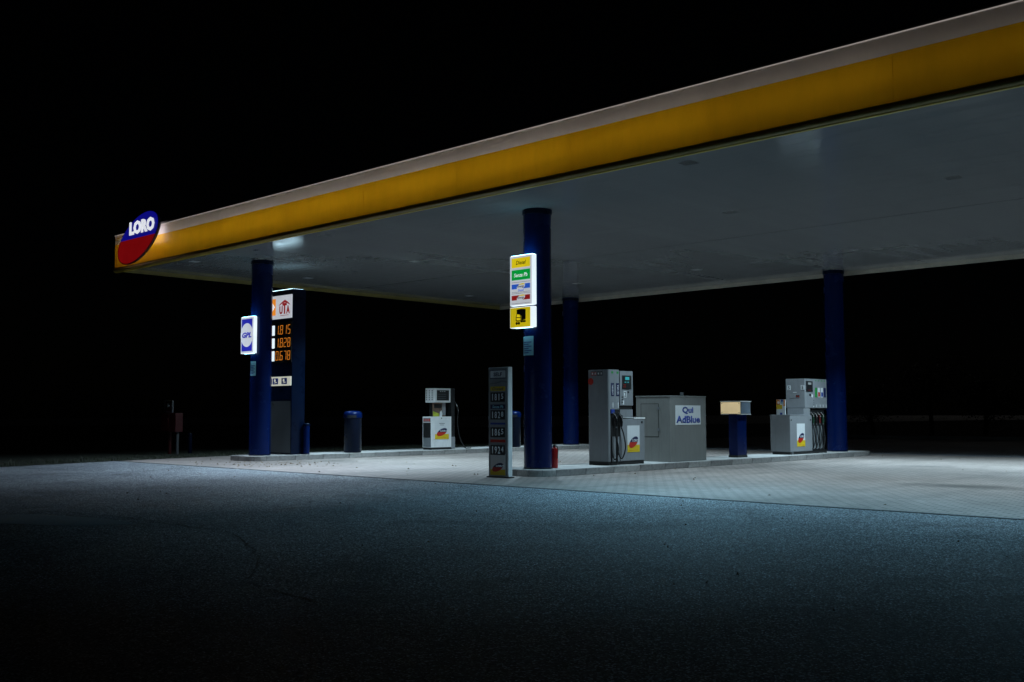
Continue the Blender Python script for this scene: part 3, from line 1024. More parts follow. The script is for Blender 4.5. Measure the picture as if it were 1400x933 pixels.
for u in (-12.62, -12.28, -11.79):
    F.rect('card_mark', P_BLUE, cd, u, 2.35 - zz, u + 0.30, 2.54 - zz, 0.03, 0.033)
    F.poly('card_wing', G_DIM, cd, [(u + 0.05, 2.38 - zz), (u + 0.24, 2.40 - zz), (u + 0.20, 2.43 - zz)], 0.033, 0.035)
    F.disc('card_spot', G_DIM, cd, u + 0.12, 2.47 - zz, 0.05, 0.033, 0.035, 12)
dr = F.rect('service_door', paint('totem_door', (0.045, 0.052, 0.056), 0.5), s, -12.70, 0.15 - zz + 0.05, -11.31, 1.82 - zz, 0.001, 0.016)
F.rect('service_window', NAVY, s, -12.70, 1.86 - zz, -11.31, 2.22 - zz, 0.001, 0.012)
F.disc('door_lock', CHROME, dr, -12.25, 1.72 - zz, 0.03, 0.016, 0.03, 12)

# ------------------------------------------------------------------ nozzle and hose builder (parts of a pump)
def nozzle(parent, x, y, z, mat_grip, hose_pts, spout_len=0.20):
    """holstered on a +X face: spout slants up-left into the pump, grip hangs down"""
    bm = bmesh.new()
    add_tube(bm, [(x + 0.05, y + 0.045, z - 0.02), (x + 0.055, y + 0.06, z - 0.12), (x + 0.05, y + 0.07, z - 0.26)], [0.030, 0.034, 0.026], 8)
    add_tube(bm, [(x + 0.075, y + 0.03, z - 0.05), (x + 0.10, y + 0.05, z - 0.15), (x + 0.075, y + 0.068, z - 0.25)], 0.010, 6)
    add_box(bm, x + 0.02, x + 0.085, y + 0.01, y + 0.085, z - 0.06, z + 0.02, 0.012)
    nz = mesh_obj('nozzle', bm, mat_grip, parent, smooth=True)
    tube('spout', CHROME, nz, [(x + 0.095, y + 0.045, z - 0.06), (x + 0.085, y + 0.01, z + 0.01), (x + 0.03, y - 0.04, z + 0.09)], [0.018, 0.017, 0.013], 8)
    lathe('hose_collar', STEEL, nz, [(0.022, z - 0.30), (0.022, z - 0.26)], 10, x + 0.05, y + 0.07)
    tube('hose', RUBBER, parent, spline([(x + 0.05, y + 0.07, z - 0.29)] + hose_pts, 6), 0.0165, 8)
    return nz


# ------------------------------------------------------------------ pump 1 (front, number 2)
s = thing('fuel_pump', 'tall grey fuel pump with number 2 and two black nozzles beside fuel sign column', 'fuel pump', (0.0, 2.16, IZ), 'fuel pumps on the islands')
X0, X1 = -0.30, 0.35
box('plinth', BLACK, s, X0 + .015, X1 - .015, 0.015, 1.43, 0.0, 0.09, 0.004)
bm = add_box(bmesh.new(), X0, X1, 0.0, 0.455, 0.09, 2.335)
es = [e for e in bm.edges if abs(e.verts[0].co.z - e.verts[1].co.z) > 1]
bmesh.ops.bevel(bm, geom=es, offset=0.055, segments=4, profile=0.5, affect='EDGES')
mesh_obj('hose_tower', bm, GREY, s, smooth=True)
box('display_head', GREY, s, X0, X1, 0.462, 0.985, 1.455, 2.31, 0.012)
box('head_gap', BLACK, s, X0 + .03, X1 - .03, 0.462, 0.97, 1.36, 1.453, 0.0)
box('neck', GREY, s, X0 + .02, X1 - .008, 0.462, 0.975, 1.16, 1.358, 0.004)
box('cabinet', GREY, s, X0, X1, 0.462, 1.45, 0.09, 1.12, 0.012)
box('cabinet_top', PALE, s, X0 - .01, X1 + .012, 0.99, 1.47, 1.122, 1.158, 0.008)
box('added_dark_lid', BLACK, s, X0 + .06, X1 - .06, 0.06, 0.40, 2.336, 2.343, 0)  # dark plate added so the lit top does not mirror in the ceiling
FR = Face('R', X1)
FF = Face('F', 0.0)
# display
d = FR.rect('screen', BLACK, s, 0.545, 1.86, 0.905, 2.20, 0.0, 0.012)
FR.rect('liquid_crystal', G_LCD, d, 0.66, 2.09, 0.82, 2.165, 0.012, 0.014)
FR.rect('liquid_crystal', G_LCD, d, 0.63, 2.025, 0.70, 2.045, 0.012, 0.014)
FR.rect('liquid_crystal', G_LCD, d, 0.745, 2.025, 0.80, 2.045, 0.012, 0.014)
for v in (1.96, 1.91):
    FR.rect('screen_line', P_RED, d, 0.58, v, 0.68, v + .012, 0.012, 0.014)
pl_ = FR.rect('number_plate', WHITE, s, 0.60, 1.655, 0.715, 1.82, 0.0, 0.006)
FR.text('lettering', P_BLACK, pl_, '2', 0.625, 1.675, 0.695, 1.80, 0.006, 0.008, bold=0.02)
FR.disc('button', BLACK, s, 0.79, 1.79, 0.026, 0.0, 0.012, 14)
for v in (1.665, 1.60, 1.535):
    FR.disc('button', BLACK, s, 0.545, v, 0.020, 0.0, 0.010, 12)
FR.rect('small_label', WHITE, s, 0.565, 1.48, 0.615, 1.58, 0.0, 0.004)
FR.rect('head_seam', GREY_DK, s, 0.47, 1.838, 0.98, 1.844, 0.0, 0.002)
# grade labels and warnings on the tower
for u, wd in ((0.105, 'DIESEL'), (0.31, 'SENZA')):
    lb = FR.rect('grade_label', P_NAVY, s, u, 1.685, u + 0.115, 2.005, 0.0, 0.006)
    FR.text('lettering', WHITE, lb, wd, u + 0.037, 1.72, u + 0.082, 1.965, 0.006, 0.008, bold=0.02, vertical=True)
    FR.rect('grade_tab', P_GREEN, s, u + 0.02, 2.24, u + 0.09, 2.29, 0.0, 0.005)
    FR.rect('strip_label', WHITE, s, u + 0.055, 1.40, u + 0.085, 1.53, 0.0, 0.004)
w_ = FF.rect('warning_plate', GREY_DK, s, -0.19, 2.18, 0.19, 2.30, 0.0, 0.005)
for u in (-0.17, -0.08, 0.02, 0.11):
    FF.rect('warning_mark', P_RED if u < 0 else P_BLACK, w_, u, 2.195, u + 0.06, 2.285, 0.005, 0.007)
    FF.rect('warning_mark', WHITE, w_, u + .012, 2.215, u + 0.048, 2.265, 0.007, 0.009)
FF.poly('red_sticker', P_RED, s, [(-0.25 + 0.09 * math.cos(R(22.5 + 45 * i)) + .05, 2.05 + 0.09 * math.sin(R(22.5 + 45 * i))) for i in range(8)], 0.0, 0.005)
FR.rect('nozzle_bay', BLACK, s, 0.07, 0.70, 0.452, 1.36, 0.0, 0.006)
FR.rect('bay_cover', P_BLUE, s, 0.075, 1.26, 0.20, 1.36, 0.006, 0.03)
nozzle(s, X1 + 0.01, 0.16, 1.20, BLACK, [(X1 + .07, 0.20, 0.70), (X1 + .11, 0.24, 0.38), (X1 + .08, 0.15, 0.14), (X1 + .03, 0.10, 0.30), (X1 + .02, 0.09, 0.68)])
nozzle(s, X1 + 0.01, 0.36, 1.20, BLACK, [(X1 + .07, 0.50, 0.75), (X1 + .11, 0.52, 0.42), (X1 + .08, 0.42, 0.16), (X1 + .03, 0.34, 0.30), (X1 + .02, 0.30, 0.68)])
tube('hose', RUBBER, s, [(X1 + .02, 0.09, 0.70), (X1 + .022, 0.09, 0.06)], 0.02, 8)
tube('hose', RUBBER, s, [(X1 + .02, 0.30, 0.70), (X1 + .022, 0.30, 0.06)], 0.02, 8)
logo_poster(FR, s, 0.73, 0.30, 0.50, 0.66)
FR.disc('lock', BLACK, s, 1.33, 1.04, 0.028, 0.0, 0.015, 12)
FR.rect('hinge', GREY_DK, s, 0.50, 1.02, 0.53, 1.07, 0.0, 0.012)

# ------------------------------------------------------------------ pump 2 (right, number 5)
s = thing('fuel_pump', 'grey fuel pump with two number 5 plates and four nozzles beside rear column', 'fuel pump', (0.0, 10.92, IZ), 'fuel pumps on the islands')
X0, X1 = -0.32, 0.35
box('plinth', BLACK, s, X0 + .03, X1 - .03, 0.04, 2.36, 0.0, 0.09, 0.004)
box('cabinet', GREY, s, X0, X1, 0.0, 1.36, 0.09, 1.19, 0.012)
box('cabinet_top', GREY, s, X0 - .006, X1 + .006, -.006, 0.95, 1.192, 1.215, 0.006)
box('neck', GREY, s, X0 + .06, X1 - .05, 0.95, 1.36, 1.192, 1.41, 0.004)
box('hose_bay', BLACK, s, X0 + .12, X1 - .10, 1.37, 2.36, 0.09, 1.36, 0.004)
box('head_base', BLACK, s, -0.32, 0.26, 1.08, 2.44, 1.36, 1.42, 0.0)
box('display_head', GREY, s, -0.35, 0.30, 1.04, 2.47, 1.42, 2.335, 0.014)
box('added_dark_lid', BLACK, s, -0.345, 0.295, 1.045, 2.465, 2.336, 2.345, 0)  # added unseen dark plate, removes the head's bright reflection overhead
FH = Face('R', 0.30)
FHF = Face('F', 1.04)
d = FH.rect('screen', BLACK, s, 1.12, 1.93, 1.54, 2.26, 0.0, 0.012)
FH.rect('liquid_crystal', glow('lcd_grey', (0.28, 0.32, 0.33), 0.35), d, 1.24, 2.15, 1.45, 2.22, 0.012, 0.014)
FH.rect('screen_line', paint('dim_red', (0.12, 0.01, 0.01), 0.5), d, 1.24, 1.96, 1.40, 1.99, 0.012, 0.014)
for u in (-0.30, 0.17):
    pl_ = FHF.rect('number_plate', WHITE, s, u, 1.985, u + 0.12, 2.13, 0.0, 0.006)
    FHF.text('lettering', P_BLACK, pl_, '5', u + 0.03, 2.005, u + 0.09, 2.11, 0.006, 0.008, bold=0.02)
FHF.rect('small_label', WHITE, s, -0.10, 1.90, 0.02, 1.92, 0.0, 0.004)
FHF.rect('dim_label', paint('faded_label', (0.25, 0.26, 0.27), 0.5), s, -0.22, 1.74, 0.10, 1.86, 0.0, 0.004)
for u in (-0.0, 0.065):
    FHF.rect('warning_mark', P_BLACK, s, u, 1.75, u + 0.055, 1.83, 0.004, 0.007)
    FHF.rect('warning_mark', P_RED, s, u + .015, 1.765, u + 0.04, 1.80, 0.007, 0.009)
for u, ma, mb in ((1.70, P_GREEN, P_GREEN), (1.88, WHITE, P_RED), (2.08, WHITE, P_BLUE), (2.27, P_NAVY, P_NAVY)):
    lb = FH.rect('grade_label', ma, s, u, 1.76, u + 0.13, 2.06, 0.0, 0.006)
    FH.rect('grade_colour', mb, lb, u + 0.01, 1.78, u + 0.12, 1.92, 0.006, 0.009)
    FH.rect('grade_tab', P_GREEN, s, u + 0.03, 2.265, u + 0.09, 2.30, 0.0, 0.005)
FH.rect('key_plate', BLACK, s, 1.33, 1.80, 1.45, 1.86, 0.0, 0.008)
FH.disc('round_label', WHITE, s, 1.50, 1.80, 0.055, 0.0, 0.006, 18)
for v in (1.66, 1.59, 1.52):
    FH.disc('button', GREY_DK, s, 1.60, v, 0.024, 0.0, 0.010, 12)
for u in (1.58, 1.76, 2.0, 2.2, 2.4):
    FH.rect('strip_label', WHITE, s, u, 1.44, u + 0.025, 1.53, 0.0, 0.004)
FR = Face('R', X1)
logo_poster(FR, s, 0.40, 0.24, 0.50, 0.70)
for u in (0.07, 1.26):
    FR.disc('lock', BLACK, s, u, 1.05, 0.024, 0.0, 0.014, 12)
xb = X1 - 0.10
for k, (yy, gm) in enumerate(((1.46, paint('green_grip', (0.01, 0.06, 0.03), 0.5)), (1.66, RUBBER), (1.88, paint('red_grip', (0.15, 0.01, 0.01), 0.5)), (2.10, paint('green_grip', (0.01, 0.06, 0.03), 0.5)), (2.30, RUBBER))[:5]):
    if k == 4:
        continue
    nozzle(s, xb + 0.01, yy, 1.20, gm, [(xb + .07, yy + .10, 0.72), (xb + .10, yy + .10, 0.42), (xb + .07, yy + .03, 0.20), (xb + .02, yy - .02, 0.12)])
    FRb = Face('R', xb)
    FRb.rect('bay_rib', GREY_DK, s, yy - 0.06, 0.12, yy - 0.03, 1.0, 0.0, 0.02)
    FRb.rect('bay_panel', paint('bay_panel_grey', (0.20, 0.215, 0.22), 0.45), s, yy - 0.02, 0.13, yy + 0.09, 0.86, 0.0, 0.008)
box('foot', STEEL, s, X1 - .028, X1 - .012, 0.10, 0.22, 0.0, 0.085, 0.0)

t = thing('leaflet_stand', 'small colourful leaflet stand on the cabinet of the number 5 pump', 'display stand', (-0.02, 11.08, IZ + 1.215), 'advertising stands on pumps')
box('card', WHITE, t, -0.17, 0.13, 0.0, 0.03, 0.0, 0.46, 0.002)
G = Face('F', 0.0)
G.rect('yellow_print', P_YEL, t, -0.168, 0.17, 0.03, 0.30, 0.0, 0.003)
G.rect('orange_print', P_ORANGE, t, -0.17, 0.30, -0.05, 0.458, 0.0, 0.003)
G.rect('dark_print', P_BLUE, t, -0.02, 0.34, 0.06, 0.455, 0.0, 0.003)
G.rect('orange_print', P_ORANGE, t, 0.07, 0.26, 0.13, 0.458, 0.0, 0.003)
G.disc('white_print', WHITE, t, -0.10, 0.37, 0.04, 0.003, 0.006, 14)
G.disc('pale_print', P_CYAN, t, 0.03, 0.37, 0.035, 0.003, 0.006, 14)
G.rect('blue_print', P_BLUE, t, -0.05, 0.0, 0.03, 0.06, 0.0, 0.003)

# ------------------------------------------------------------------ pump 3 (left island)
s = thing('fuel_pump', 'white and black fuel pump with raised display head on the left island', 'fuel pump', (-W, 6.72, IZ), 'fuel pumps on the islands')
X0, X1 = -0.12, 0.35
box('plinth', BLACK, s, X0 + .015, X1 - .015, 0.02, 1.0, 0.0, 0.08, 0.004)
box('cabinet', PALE, s, X0, X1, 0.0, 0.95, 0.08, 1.165, 0.012)
FF = Face('F', 0.0)
v_ = FF.rect('vent_panel', BLACK, s, X0 + .03, 0.42, X1 - .04, 0.95, 0.0, 0.005)
FF.rect('lower_panel', GREY_DK, s, X0 + .03, 0.10, X1 - .03, 0.415, 0.0, 0.004)
w_ = FF.rect('warning_plate', GREY, s, X0 + .04, 0.97, X1 - .05, 1.12, 0.0, 0.004)
for u in (-0.06, 0.04, 0.14, 0.22):
    FF.rect('warning_mark', P_RED, w_, u, 1.0, u + 0.05, 1.09, 0.004, 0.006)
FR = Face('R', X1)
logo_poster(FR, s, 0.16, 0.37, 0.66, 0.66)
FR.rect('poster_text', GREY_DK, s, 0.36, 0.91, 0.62, 0.93, 0.006, 0.008)
FR.rect('poster_text', GREY_DK, s, 0.40, 0.86, 0.58, 0.875, 0.006, 0.008)
FR.rect('lock', BLACK, s, 0.465, 1.08, 0.49, 1.13, 0.0, 0.01)
box('side_column', BLACK, s, X0 + .02, X1 - .02, 0.955, 1.13, 0.08, 2.16, 0.006)
box('lower_side_panel', GREY, s, X0 + .05, X1 - .012, 0.958, 1.14, 0.02, 0.44, 0.004)
box('rear_support', BLACK, s, X0 + .02, X0 + .14, 0.30, 0.955, 1.168, 1.66, 0.0)
box('display_head', PALE, s, -0.20, 0.30, 0.19, 0.95, 1.66, 2.17, 0.012)
box('head_cap', BLACK, s, -0.19, 0.29, 0.956, 1.15, 1.66, 2.168, 0.006)
FH = Face('R', 0.30)
fr = FH.rect('screen_frame', WHITE, s, 0.22, 1.68, 0.94, 2.15, 0.0, 0.014)
d = FH.rect('screen', BLACK, fr, 0.28, 1.735, 0.86, 2.10, 0.014, 0.018)
for u in (0.44, 0.54, 0.64):
    FH.rect('screen_digit', WHITE, fr, u, 2.04, u + 0.03, 2.075, 0.018, 0.020)
for v in (1.95, 1.87, 1.80):
    FH.rect('screen_line', GREY_DK, fr, 0.33, v, 0.72, v + 0.012, 0.018, 0.020)
FG = Face('F', 0.19)
for i in range(3):
    for j_ in range(5):
        FG.rect('key_mark', P_BLACK, s, -0.15 + 0.15 * i, 1.75 + 0.078 * j_, -0.11 + 0.15 * i, 1.785 + 0.078 * j_, 0.0, 0.004)
FK = Face('R', 0.29)
FK.rect('white_tag', WHITE, s, 0.985, 1.93, 1.09, 2.09, 0.0, 0.006)
FK.rect('white_tag', WHITE, s, 1.085, 1.67, 1.135, 1.85, 0.0, 0.006)
FRc = Face('R', X1 - .02)
FRc.rect('inset_panel', BLACK, s, 0.97, 1.2, 1.11, 1.62, 0.0, 0.006)
tube('hose', RUBBER, s, spline([(0.34, 1.12, 1.70), (0.40, 1.22, 1.45), (0.36, 1.24, 0.9), (0.36, 1.38, 0.35), (0.42, 1.56, 0.05), (0.38, 1.75, 0.025), (0.30, 1.95, 0.022)], 6), 0.017, 8)
bm = bmesh.new()
add_tube(bm, [(0.33, 1.13, 1.68), (0.37, 1.20, 1.52), (0.38, 1.25, 1.38)], [0.03, 0.032, 0.024], 8)
nz = mesh_obj('nozzle', bm, RUBBER, s, smooth=True)
tube('spout', CHROME, nz, [(0.385, 1.16, 1.60), (0.40, 1.22, 1.48), (0.39, 1.26, 1.36)], 0.012, 8)

t = thing('advert_board', 'picture board with brown and lime print on top of the white pump', 'display stand', (-W + 0.18, 6.92, IZ + 1.166), 'advertising stands on pumps')
box('board', P_BROWN, t, -0.02, 0.02, 0.0, 0.60, 0.0, 0.49, 0.002)
G = Face('R', 0.02)
G.poly('lime_print', P_LIME, t, [(0.0, 0.0), (0.30, 0.0), (0.30, 0.10), (0.16, 0.14), (0.0, 0.20)], 0.0, 0.003)
G.poly('pale_print', WHITE, t, [(0.31, 0.0), (0.42, 0.0), (0.45, 0.10), (0.40, 0.22), (0.33, 0.16)], 0.0, 0.003)
G.rect('grey_print', GREY, t, 0.44, 0.05, 0.60, 0.49, 0.0, 0.003)
G.rect('dark_print', BLACK, t, 0.05, 0.30, 0.40, 0.44, 0.0, 0.003)

# ------------------------------------------------------------------ AdBlue cabinet
s = thing('tank_cabinet', 'grey metal tank cabinet with white Qui AdBlue plate between the pumps', 'cabinet', (0.0, 4.57, IZ))
X0, X1 = -0.64, 0.45
box('body', TANK, s, X0, X1, 0.0, 1.66, 0.0, 1.69, 0.008)
box('roof_plate', TANK, s, X0 - .012, X1 + .012, -0.012, 1.672, 1.691, 1.722, 0.006)
FF = Face('F', 0.0)
FR = Face('R', X1)
dr = FF.rect('door', paint('tank_door', (0.19, 0.19, 0.18), 0.5, var=0.1, dirt=0.3), s, -0.47, 0.66, 0.08, 1.50, 0.0, 0.004)
for (u0, v0, u1, v1) in ((-0.485, 0.65, -0.472, 1.51), (0.082, 0.65, 0.095, 1.51), (-0.485, 1.505, 0.095, 1.518), (-0.485, 0.642, 0.095, 0.655)):
    FF.rect('door_gap', BLACK, s, u0, v0, u1, v1, 0.0, 0.003)
for v in (0.80, 1.36):
    FF.rect('hinge', GREY_DK, s, 0.055, v, 0.12, v + 0.07, 0.004, 0.018)
FF.disc('door_lock', BLACK, dr, -0.42, 1.12, 0.03, 0.004, 0.018, 12)
for v in (0.02, 1.62):
    FR.rect('panel_fold', GREY_DK, s, 0.02, v, 1.64, v + 0.006, 0.0, 0.002)
pl_ = FR.rect('sign_plate', WHITE, s, 0.24, 0.96, 1.40, 1.47, 0.0, 0.005)
FR.text('lettering', P_BLUE, pl_, 'Qui', 0.55, 1.235, 1.06, 1.435, 0.005, 0.007, bold=0.04)
FR.text('lettering', P_BLUE, pl_, 'AdBlue', 0.27, 1.00, 1.375, 1.195, 0.005, 0.007, bold=0.04)
tube('vent_pipe', STEEL, s, [(0.0, 1.2, 1.72), (0.0, 1.2, 1.83)], 0.05, 12)

# ------------------------------------------------------------------ payment post
s = thing('payment_post', 'dark blue payment post with a lit cream panel on its head', 'payment terminal', (0.05, 8.20, IZ))
box('foot_plate', BLACK, s, -0.15, 0.16, -0.01, 0.50, 0.0, 0.06, 0.0)
box('post', BLUE, s, -0.14, 0.15, 0.0, 0.49, 0.06, 1.235, 0.012)
box('head', GREY_DK, s, -0.40, 0.25, 0.02, 0.56, 1.237, 1.585, 0.008)
box('head_roof', PALE, s, -0.42, 0.27, 0.0, 0.58, 1.587, 1.61, 0.005)
box('head_floor', PALE, s, -0.41, 0.26, 0.01, 0.57, 1.222, 1.2365, 0.0)
FF = Face('F', 0.02)
FF.rect('lit_panel', glow('lit_cream', (0.58, 0.47, 0.26), 0.85, base=(0.5, 0.42, 0.28), uneven=0.25), s, -0.395, 1.245, 0.245, 1.58, 0.0, 0.012)
for u in (-0.36, 0.21):
    for v in (1.28, 1.545):
        FF.disc('screw', BLACK, s, u, v, 0.012, 0.012, 0.016, 8)
FR = Face('R', 0.25)
FR.rect('side_plate', paint('side_plate_slate', (0.13, 0.17, 0.22), 0.45), s, 0.06, 1.26, 0.52, 1.565, 0.0, 0.006)

# ------------------------------------------------------------------ bins, bollard, extinguisher
bin_meshes = None


def litter_bin(x, y, label):
    t = thing('litter_bin', label, 'bin', (x, y, IZ), 'round blue litter bins')
    lathe('body', NAVY, t, [(0.27, 0.0), (0.285, 0.02), (0.285, 1.12), (0.29, 1.13)], 32)
    lathe('lid', BLUE, t, [(0.305, 1.135), (0.305, 1.25), (0.285, 1.31), (0.22, 1.355), (0.0005, 1.372)], 32)
    bm = bmesh.new()
    pa = []
    for k in range(9):
        a = R(-75 + 60 * k / 8)
        pa.append((bm.verts.new((0.309 * math.cos(a), 0.309 * math.sin(a), 1.145)), bm.verts.new((0.309 * math.cos(a), 0.309 * math.sin(a), 1.225))))
    for p0, p1 in zip(pa, pa[1:]):
        bm.faces.new((p0[0], p1[0], p1[1], p0[1]))
    mesh_obj('slot', bm, BLACK, t)
    return t


litter_bin(-W + 0.26, 3.35, 'round blue litter bin standing between the GPL column and white pump')
litter_bin(-W + 0.26, 10.95, 'round blue litter bin half hidden behind the fuel sign column')

s = thing('bollard', 'slim blue bollard at the foot of the price totem', 'bollard', (-W + 0.42, 1.42, IZ))
lathe('post', BLUE, s, [(0.10, 0.0), (0.10, 0.90), (0.095, 0.93)], 24)
lathe('cap', NAVY, s, [(0.108, 0.905), (0.108, 0.945), (0.09, 0.97), (0.0005, 0.985)], 24)
lathe('foot', BLACK, s, [(0.118, 0.0), (0.118, 0.02), (0.102, 0.025)], 24)

s = thing('fire_extinguisher', 'red fire extinguisher behind the foot of the fuel sign column', 'extinguisher', (0.115, 0.43, IZ))
lathe('cylinder', RED, s, [(0.085, 0.0), (0.09, 0.015), (0.09, 0.40), (0.075, 0.45), (0.03, 0.475), (0.025, 0.49)], 20)
box('valve', BLACK, s, -0.03, 0.03, -0.02, 0.02, 0.49, 0.53, 0.004)
tube('hose', RUBBER, s, spline([(0.02, 0, 0.505), (0.09, 0.0, 0.50), (0.115, 0.0, 0.40), (0.105, 0.0, 0.22)], 5), 0.010, 6)
box('lever', STEEL, s, -0.02, 0.075, -0.008, 0.008, 0.532, 0.542, 0.0)

# ------------------------------------------------------------------ price pillar in front of the right island
s = thing('price_pillar', 'narrow grey price pillar headed SELF standing at the island front', 'price sign', (0, 0, 0))
PY0, PX0, PX1, PH = -1.42, -0.18, 0.43, 2.43
box('body', PALE, s, PX0, PX1, PY0, PY0 + 0.125, 0.03, PH, 0.008)
box('foot_plate', BLACK, s, PX0 - 0.04, PX1 + 0.03, PY0 - 0.03, PY0 + 0.15, 0.004, 0.028, 0.0)
F = Face('F', PY0)
PGREY = paint('pillar_face', (0.27, 0.28, 0.29), 0.45, var=0.1, dirt=0.25)
F.rect('face_panel', PGREY, s, PX0 + .01, 0.05, PX1 - .035, PH - 0.015, 0.0, 0.003)


def pv(yp):
    """height of a mark measured in the close-up of the pillar (0 = top, 1 = foot)"""
    return PH - yp * PH


L0, L1 = PX0 + 0.06, PX1 - 0.09
hd = F.rect('head_plate', PALE, s, L0, pv(0.095), L1, pv(0.03), 0.003, 0.006)
for a in (0.026, 0.098):
    F.rect('head_rule', P_NAVY, s, L0 - .02, pv(a + .006), L1 + .02, pv(a), 0.003, 0.006)
F.text('lettering', P_NAVY, hd, 'SELF', L0 + 0.10, pv(0.083), L1 - 0.10, pv(0.047), 0.006, 0.009, bold=0.03)
F.poly('swoosh', GREY_DK, s, [(L0 - .04, pv(.148)), (L0 + .2, pv(.138)), (L0 + .35, pv(.122)), (L1 + .04, pv(.13)), (L1 + .06, pv(.145)), (L0 + .38, pv(.132)), (L0 + .2, pv(.147)), (L0 - .04, pv(.154))], 0.003, 0.005)
rows_ = [(0.175, 0.215, P_YEL, 'Diesel', P_NAVY, 0.228, 0.315, '1815'), (0.338, 0.378, P_NAVY, 'Senza Pb', P_CYAN, 0.39, 0.475, '1828'),
         (0.503, 0.52, P_BLUE, '', None, 0.545, 0.635, '1865'), (0.655, 0.68, P_RED, '', None, 0.705, 0.795, '1924')]
for a, b, m_, tx, tm, c, d_, val in rows_:
    lb = F.rect('fuel_label', m_, s, L0, pv(b), L1, pv(a), 0.003, 0.006)
    if tx:
        F.text('lettering', tm, lb, tx, L0 + 0.06, pv(b - .006), L1 - 0.06, pv(a + .008), 0.006, 0.008, bold=0.015, shear=0.2)
    pn = F.rect('price_panel', P_BLACK, s, L0 + .005, pv(d_), L1 - .01, pv(c), 0.003, 0.010)
    wv = (L1 - L0 - 0.06) / 4
    for k, ch in enumerate(val):
        big = k < 3
        hh = (d_ - c) * PH
        F.text('price_digit', WHITE, pn, ch, L0 + 0.03 + k * wv + (0.03 if ch == '1' else 0.008), pv(d_) + hh * (0.15 if big else 0.3), L0 + 0.03 + (k + 1) * wv - (0.045 if ch == '1' else 0.025), pv(c) - hh * 0.15, 0.010, 0.013, bold=0.01)
F.rect('foot_rule', GREY_DK, s, L0 - .0, pv(.826), L1, pv(.822), 0.003, 0.005)
logo_poster(F, s, L0, 0.06, L1 - L0, 0.46, caption=False)

# ------------------------------------------------------------------ red cabinet and posts on the verge, left
s = thing('hydrant_cabinet', 'dark red hose cabinet on a post with small framed sign above', 'cabinet', (-17.88, 0.35, 0.012))
box('cabinet', paint('old_red', (0.055, 0.005, 0.006), 0.5), s, -0.62, 0.42, 0.0, 0.28, 0.78, 1.44, 0.012)
FF = Face('F', 0.0)
dr = FF.rect('door', paint('dull_red', (0.075, 0.007, 0.007), 0.5), s, -0.57, 0.82, -0.05, 1.40, 0.0, 0.015)
FF.disc('handle', CHROME, dr, -0.10, 1.24, 0.03, 0.015, 0.04, 12)
FF.disc('handle', CHROME, dr, 0.02, 0.98, 0.025, 0.0, 0.03, 12)
lathe('post', paint('old_red', (0.055, 0.005, 0.006), 0.5), s, [(0.06, 0.0), (0.06, 0.78)], 16, -0.22, 0.14)
lathe('rear_post', STEEL, s, [(0.05, 0.0), (0.05, 0.778)], 16, 0.32, 0.14)
sg = box('sign_frame', GREY, s, -0.62, 0.00, 0.10, 0.14, 1.45, 1.89, 0.006)
FS2 = Face('F', 0.10)
FS2.rect('sign_face', paint('dull_red', (0.075, 0.007, 0.007), 0.5), sg, -0.50, 1.50, -0.12, 1.86, 0.0, 0.005)
FS2.disc('sign_mark', WHITE, sg, -0.30, 1.72, 0.08, 0.005, 0.008, 16)
s = thing('verge_post', 'short dark post on the verge just right of the red cabinet', 'post', (-18.15, 1.3, 0.012))
lathe('post', NAVY, s, [(0.075, 0.0), (0.075, 0.70), (0.06, 0.72)], 16)
lathe('collar', NAVY, s, [(0.08, 0.60), (0.08, 0.66)], 16)

# ------------------------------------------------------------------ scattered leaves, grass
bm = bmesh.new()
for i in range(330):
    r_ = random.random()
    if r_ < 0.45:
        x, y = random.gauss(-9.2, 1.2), random.gauss(-1.2, 1.0)
    elif r_ < 0.75:
        x, y = random.uniform(-14, 12), random.uniform(-3.0, 15)
        if abs(x) < 0.9 or abs(x + W) < 0.9:
            continue
    else:
        x, y = random.uniform(-9, 14), random.uniform(-11, -3.3)
    sz = random.uniform(0.015, 0.04) if y > -3.3 else random.uniform(0.008, 0.018)
    a = random.uniform(0, 6.28)
    c_, s_ = math.cos(a) * sz, math.sin(a) * sz
    zt = random.uniform(0.006, 0.03)
    v = [bm.verts.new((x + c_, y + s_, 0.012)), bm.verts.new((x - s_ * .6, y + c_ * .6, 0.012 + zt)), bm.verts.new((x - c_, y - s_, 0.014)), bm.verts.new((x + s_ * .6, y - c_ * .6, 0.012 + zt * .6))]
    bm.faces.new((v[0], v[1], v[2]))
    bm.faces.new((v[0], v[2], v[3]))
o = mesh_obj('fallen_leaves', bm, DRY, None, kind='stuff')
o['label'] = 'dry brown leaves scattered over paving and asphalt'
o['category'] = 'leaves'

bm = bmesh.new()
for i in range(9000):
    k = random.randrange(1, len(verge_edge) - 2)
    a, b = Vector(verge_edge[k]), Vector(verge_edge[k + 1])
    p = a.lerp(b, random.random())
    dx = -abs(random.gauss(0, 1.6)) + 0.10
    x, y = p.x + dx, p.y + random.uniform(-.2, .2)
    h_ = random.uniform(0.03, 0.11)
    an = random.uniform(0, 3.14)
    w2 = 0.006
    lx, ly = random.uniform(-.04, .04), random.uniform(-.04, .04)
    bm.faces.new([bm.verts.new((x - w2 * math.cos(an), y - w2 * math.sin(an), 0.01)), bm.verts.new((x + w2 * math.cos(an), y + w2 * math.sin(an), 0.01)), bm.verts.new((x + lx, y + ly, h_))])
o = mesh_obj('verge_grass', bm, BLADE, None, kind='stuff')
o['label'] = 'short grass growing on the verge along the left edge'
o['category'] = 'grass'


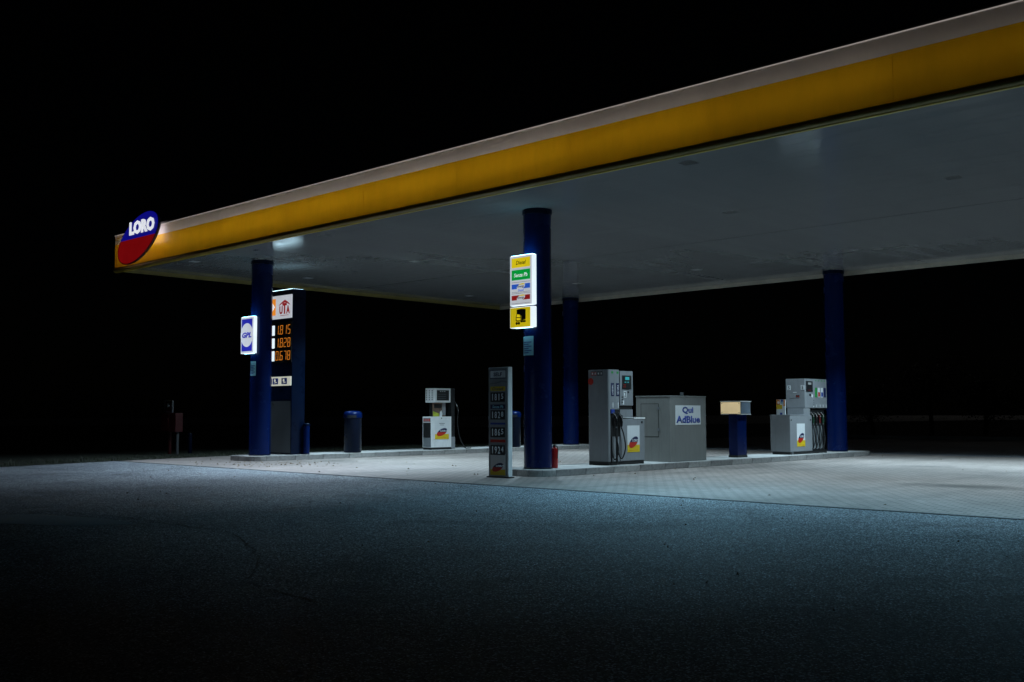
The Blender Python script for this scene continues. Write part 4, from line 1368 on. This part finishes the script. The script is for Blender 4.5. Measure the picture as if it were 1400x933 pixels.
# ------------------------------------------------------------------ dark trees far behind, right
def tree(x, y, h_, w, label):
    t = thing('roadside_tree', label, 'tree', (x, y, 0.0), 'dark trees beyond the far kerb')
    rnd = random.Random(int(x * 31 + y))
    bm = bmesh.new()
    top = Vector((rnd.uniform(-.3, .3), rnd.uniform(-.3, .3), h_ * 0.6))
    add_tube(bm, [(0, 0, 0), top * 0.5, top], [0.16, 0.11, 0.05], 7)
    tips = [top]
    for k in range(9):
        a = 6.283 * k / 9 + rnd.uniform(-.3, .3)
        st = top * rnd.uniform(0.25, 0.9)
        en = st + Vector((math.cos(a) * w * rnd.uniform(.4, .8), math.sin(a) * w * rnd.uniform(.4, .8), h_ * rnd.uniform(.1, .38)))
        add_tube(bm, [st, st.lerp(en, .5) + Vector((0, 0, .1)), en], [0.055, 0.035, 0.012], 5)
        tips += [en, st.lerp(en, 0.6)]
    mesh_obj('trunk', bm, BARK, t)
    bm = bmesh.new()
    for k in range(2600):
        c = rnd.choice(tips) + Vector((rnd.gauss(0, w * .26), rnd.gauss(0, w * .26), rnd.gauss(0, h_ * .10)))
        if c.z < 0.15:
            c.z = rnd.uniform(0.15, 0.8)
        d1 = Vector((rnd.uniform(-1, 1), rnd.uniform(-1, 1), rnd.uniform(-.6, .6))).normalized() * rnd.uniform(.05, .11)
        d2 = d1.cross(Vector((rnd.uniform(-1, 1), rnd.uniform(-1, 1), 1))).normalized() * d1.length * .5
        bm.faces.new([bm.verts.new(c - d1), bm.verts.new(c + d2), bm.verts.new(c + d1), bm.verts.new(c - d2)])
    mesh_obj('crown', bm, LEAF, t)
    return t


for x, y, h_, w, lb in ((-11.5, 42, 4.2, 1.8, 'dark leafy tree farthest left beyond the far kerb, beside rear column'),
                        (-8.6, 43.5, 5.2, 2.1, 'second dark leafy tree from the rear column beyond the far kerb'),
                        (-5.2, 42.5, 3.6, 1.9, 'low dark leafy tree third from the rear column beyond far kerb'),
                        (-2.0, 43.5, 4.6, 2.0, 'fourth dark leafy tree from the rear column beyond the far kerb'),
                        (1.4, 42.0, 5.4, 2.2, 'rightmost dark leafy tree beyond the far kerb at the picture edge')):
    tree(x, y, h_, w, lb)
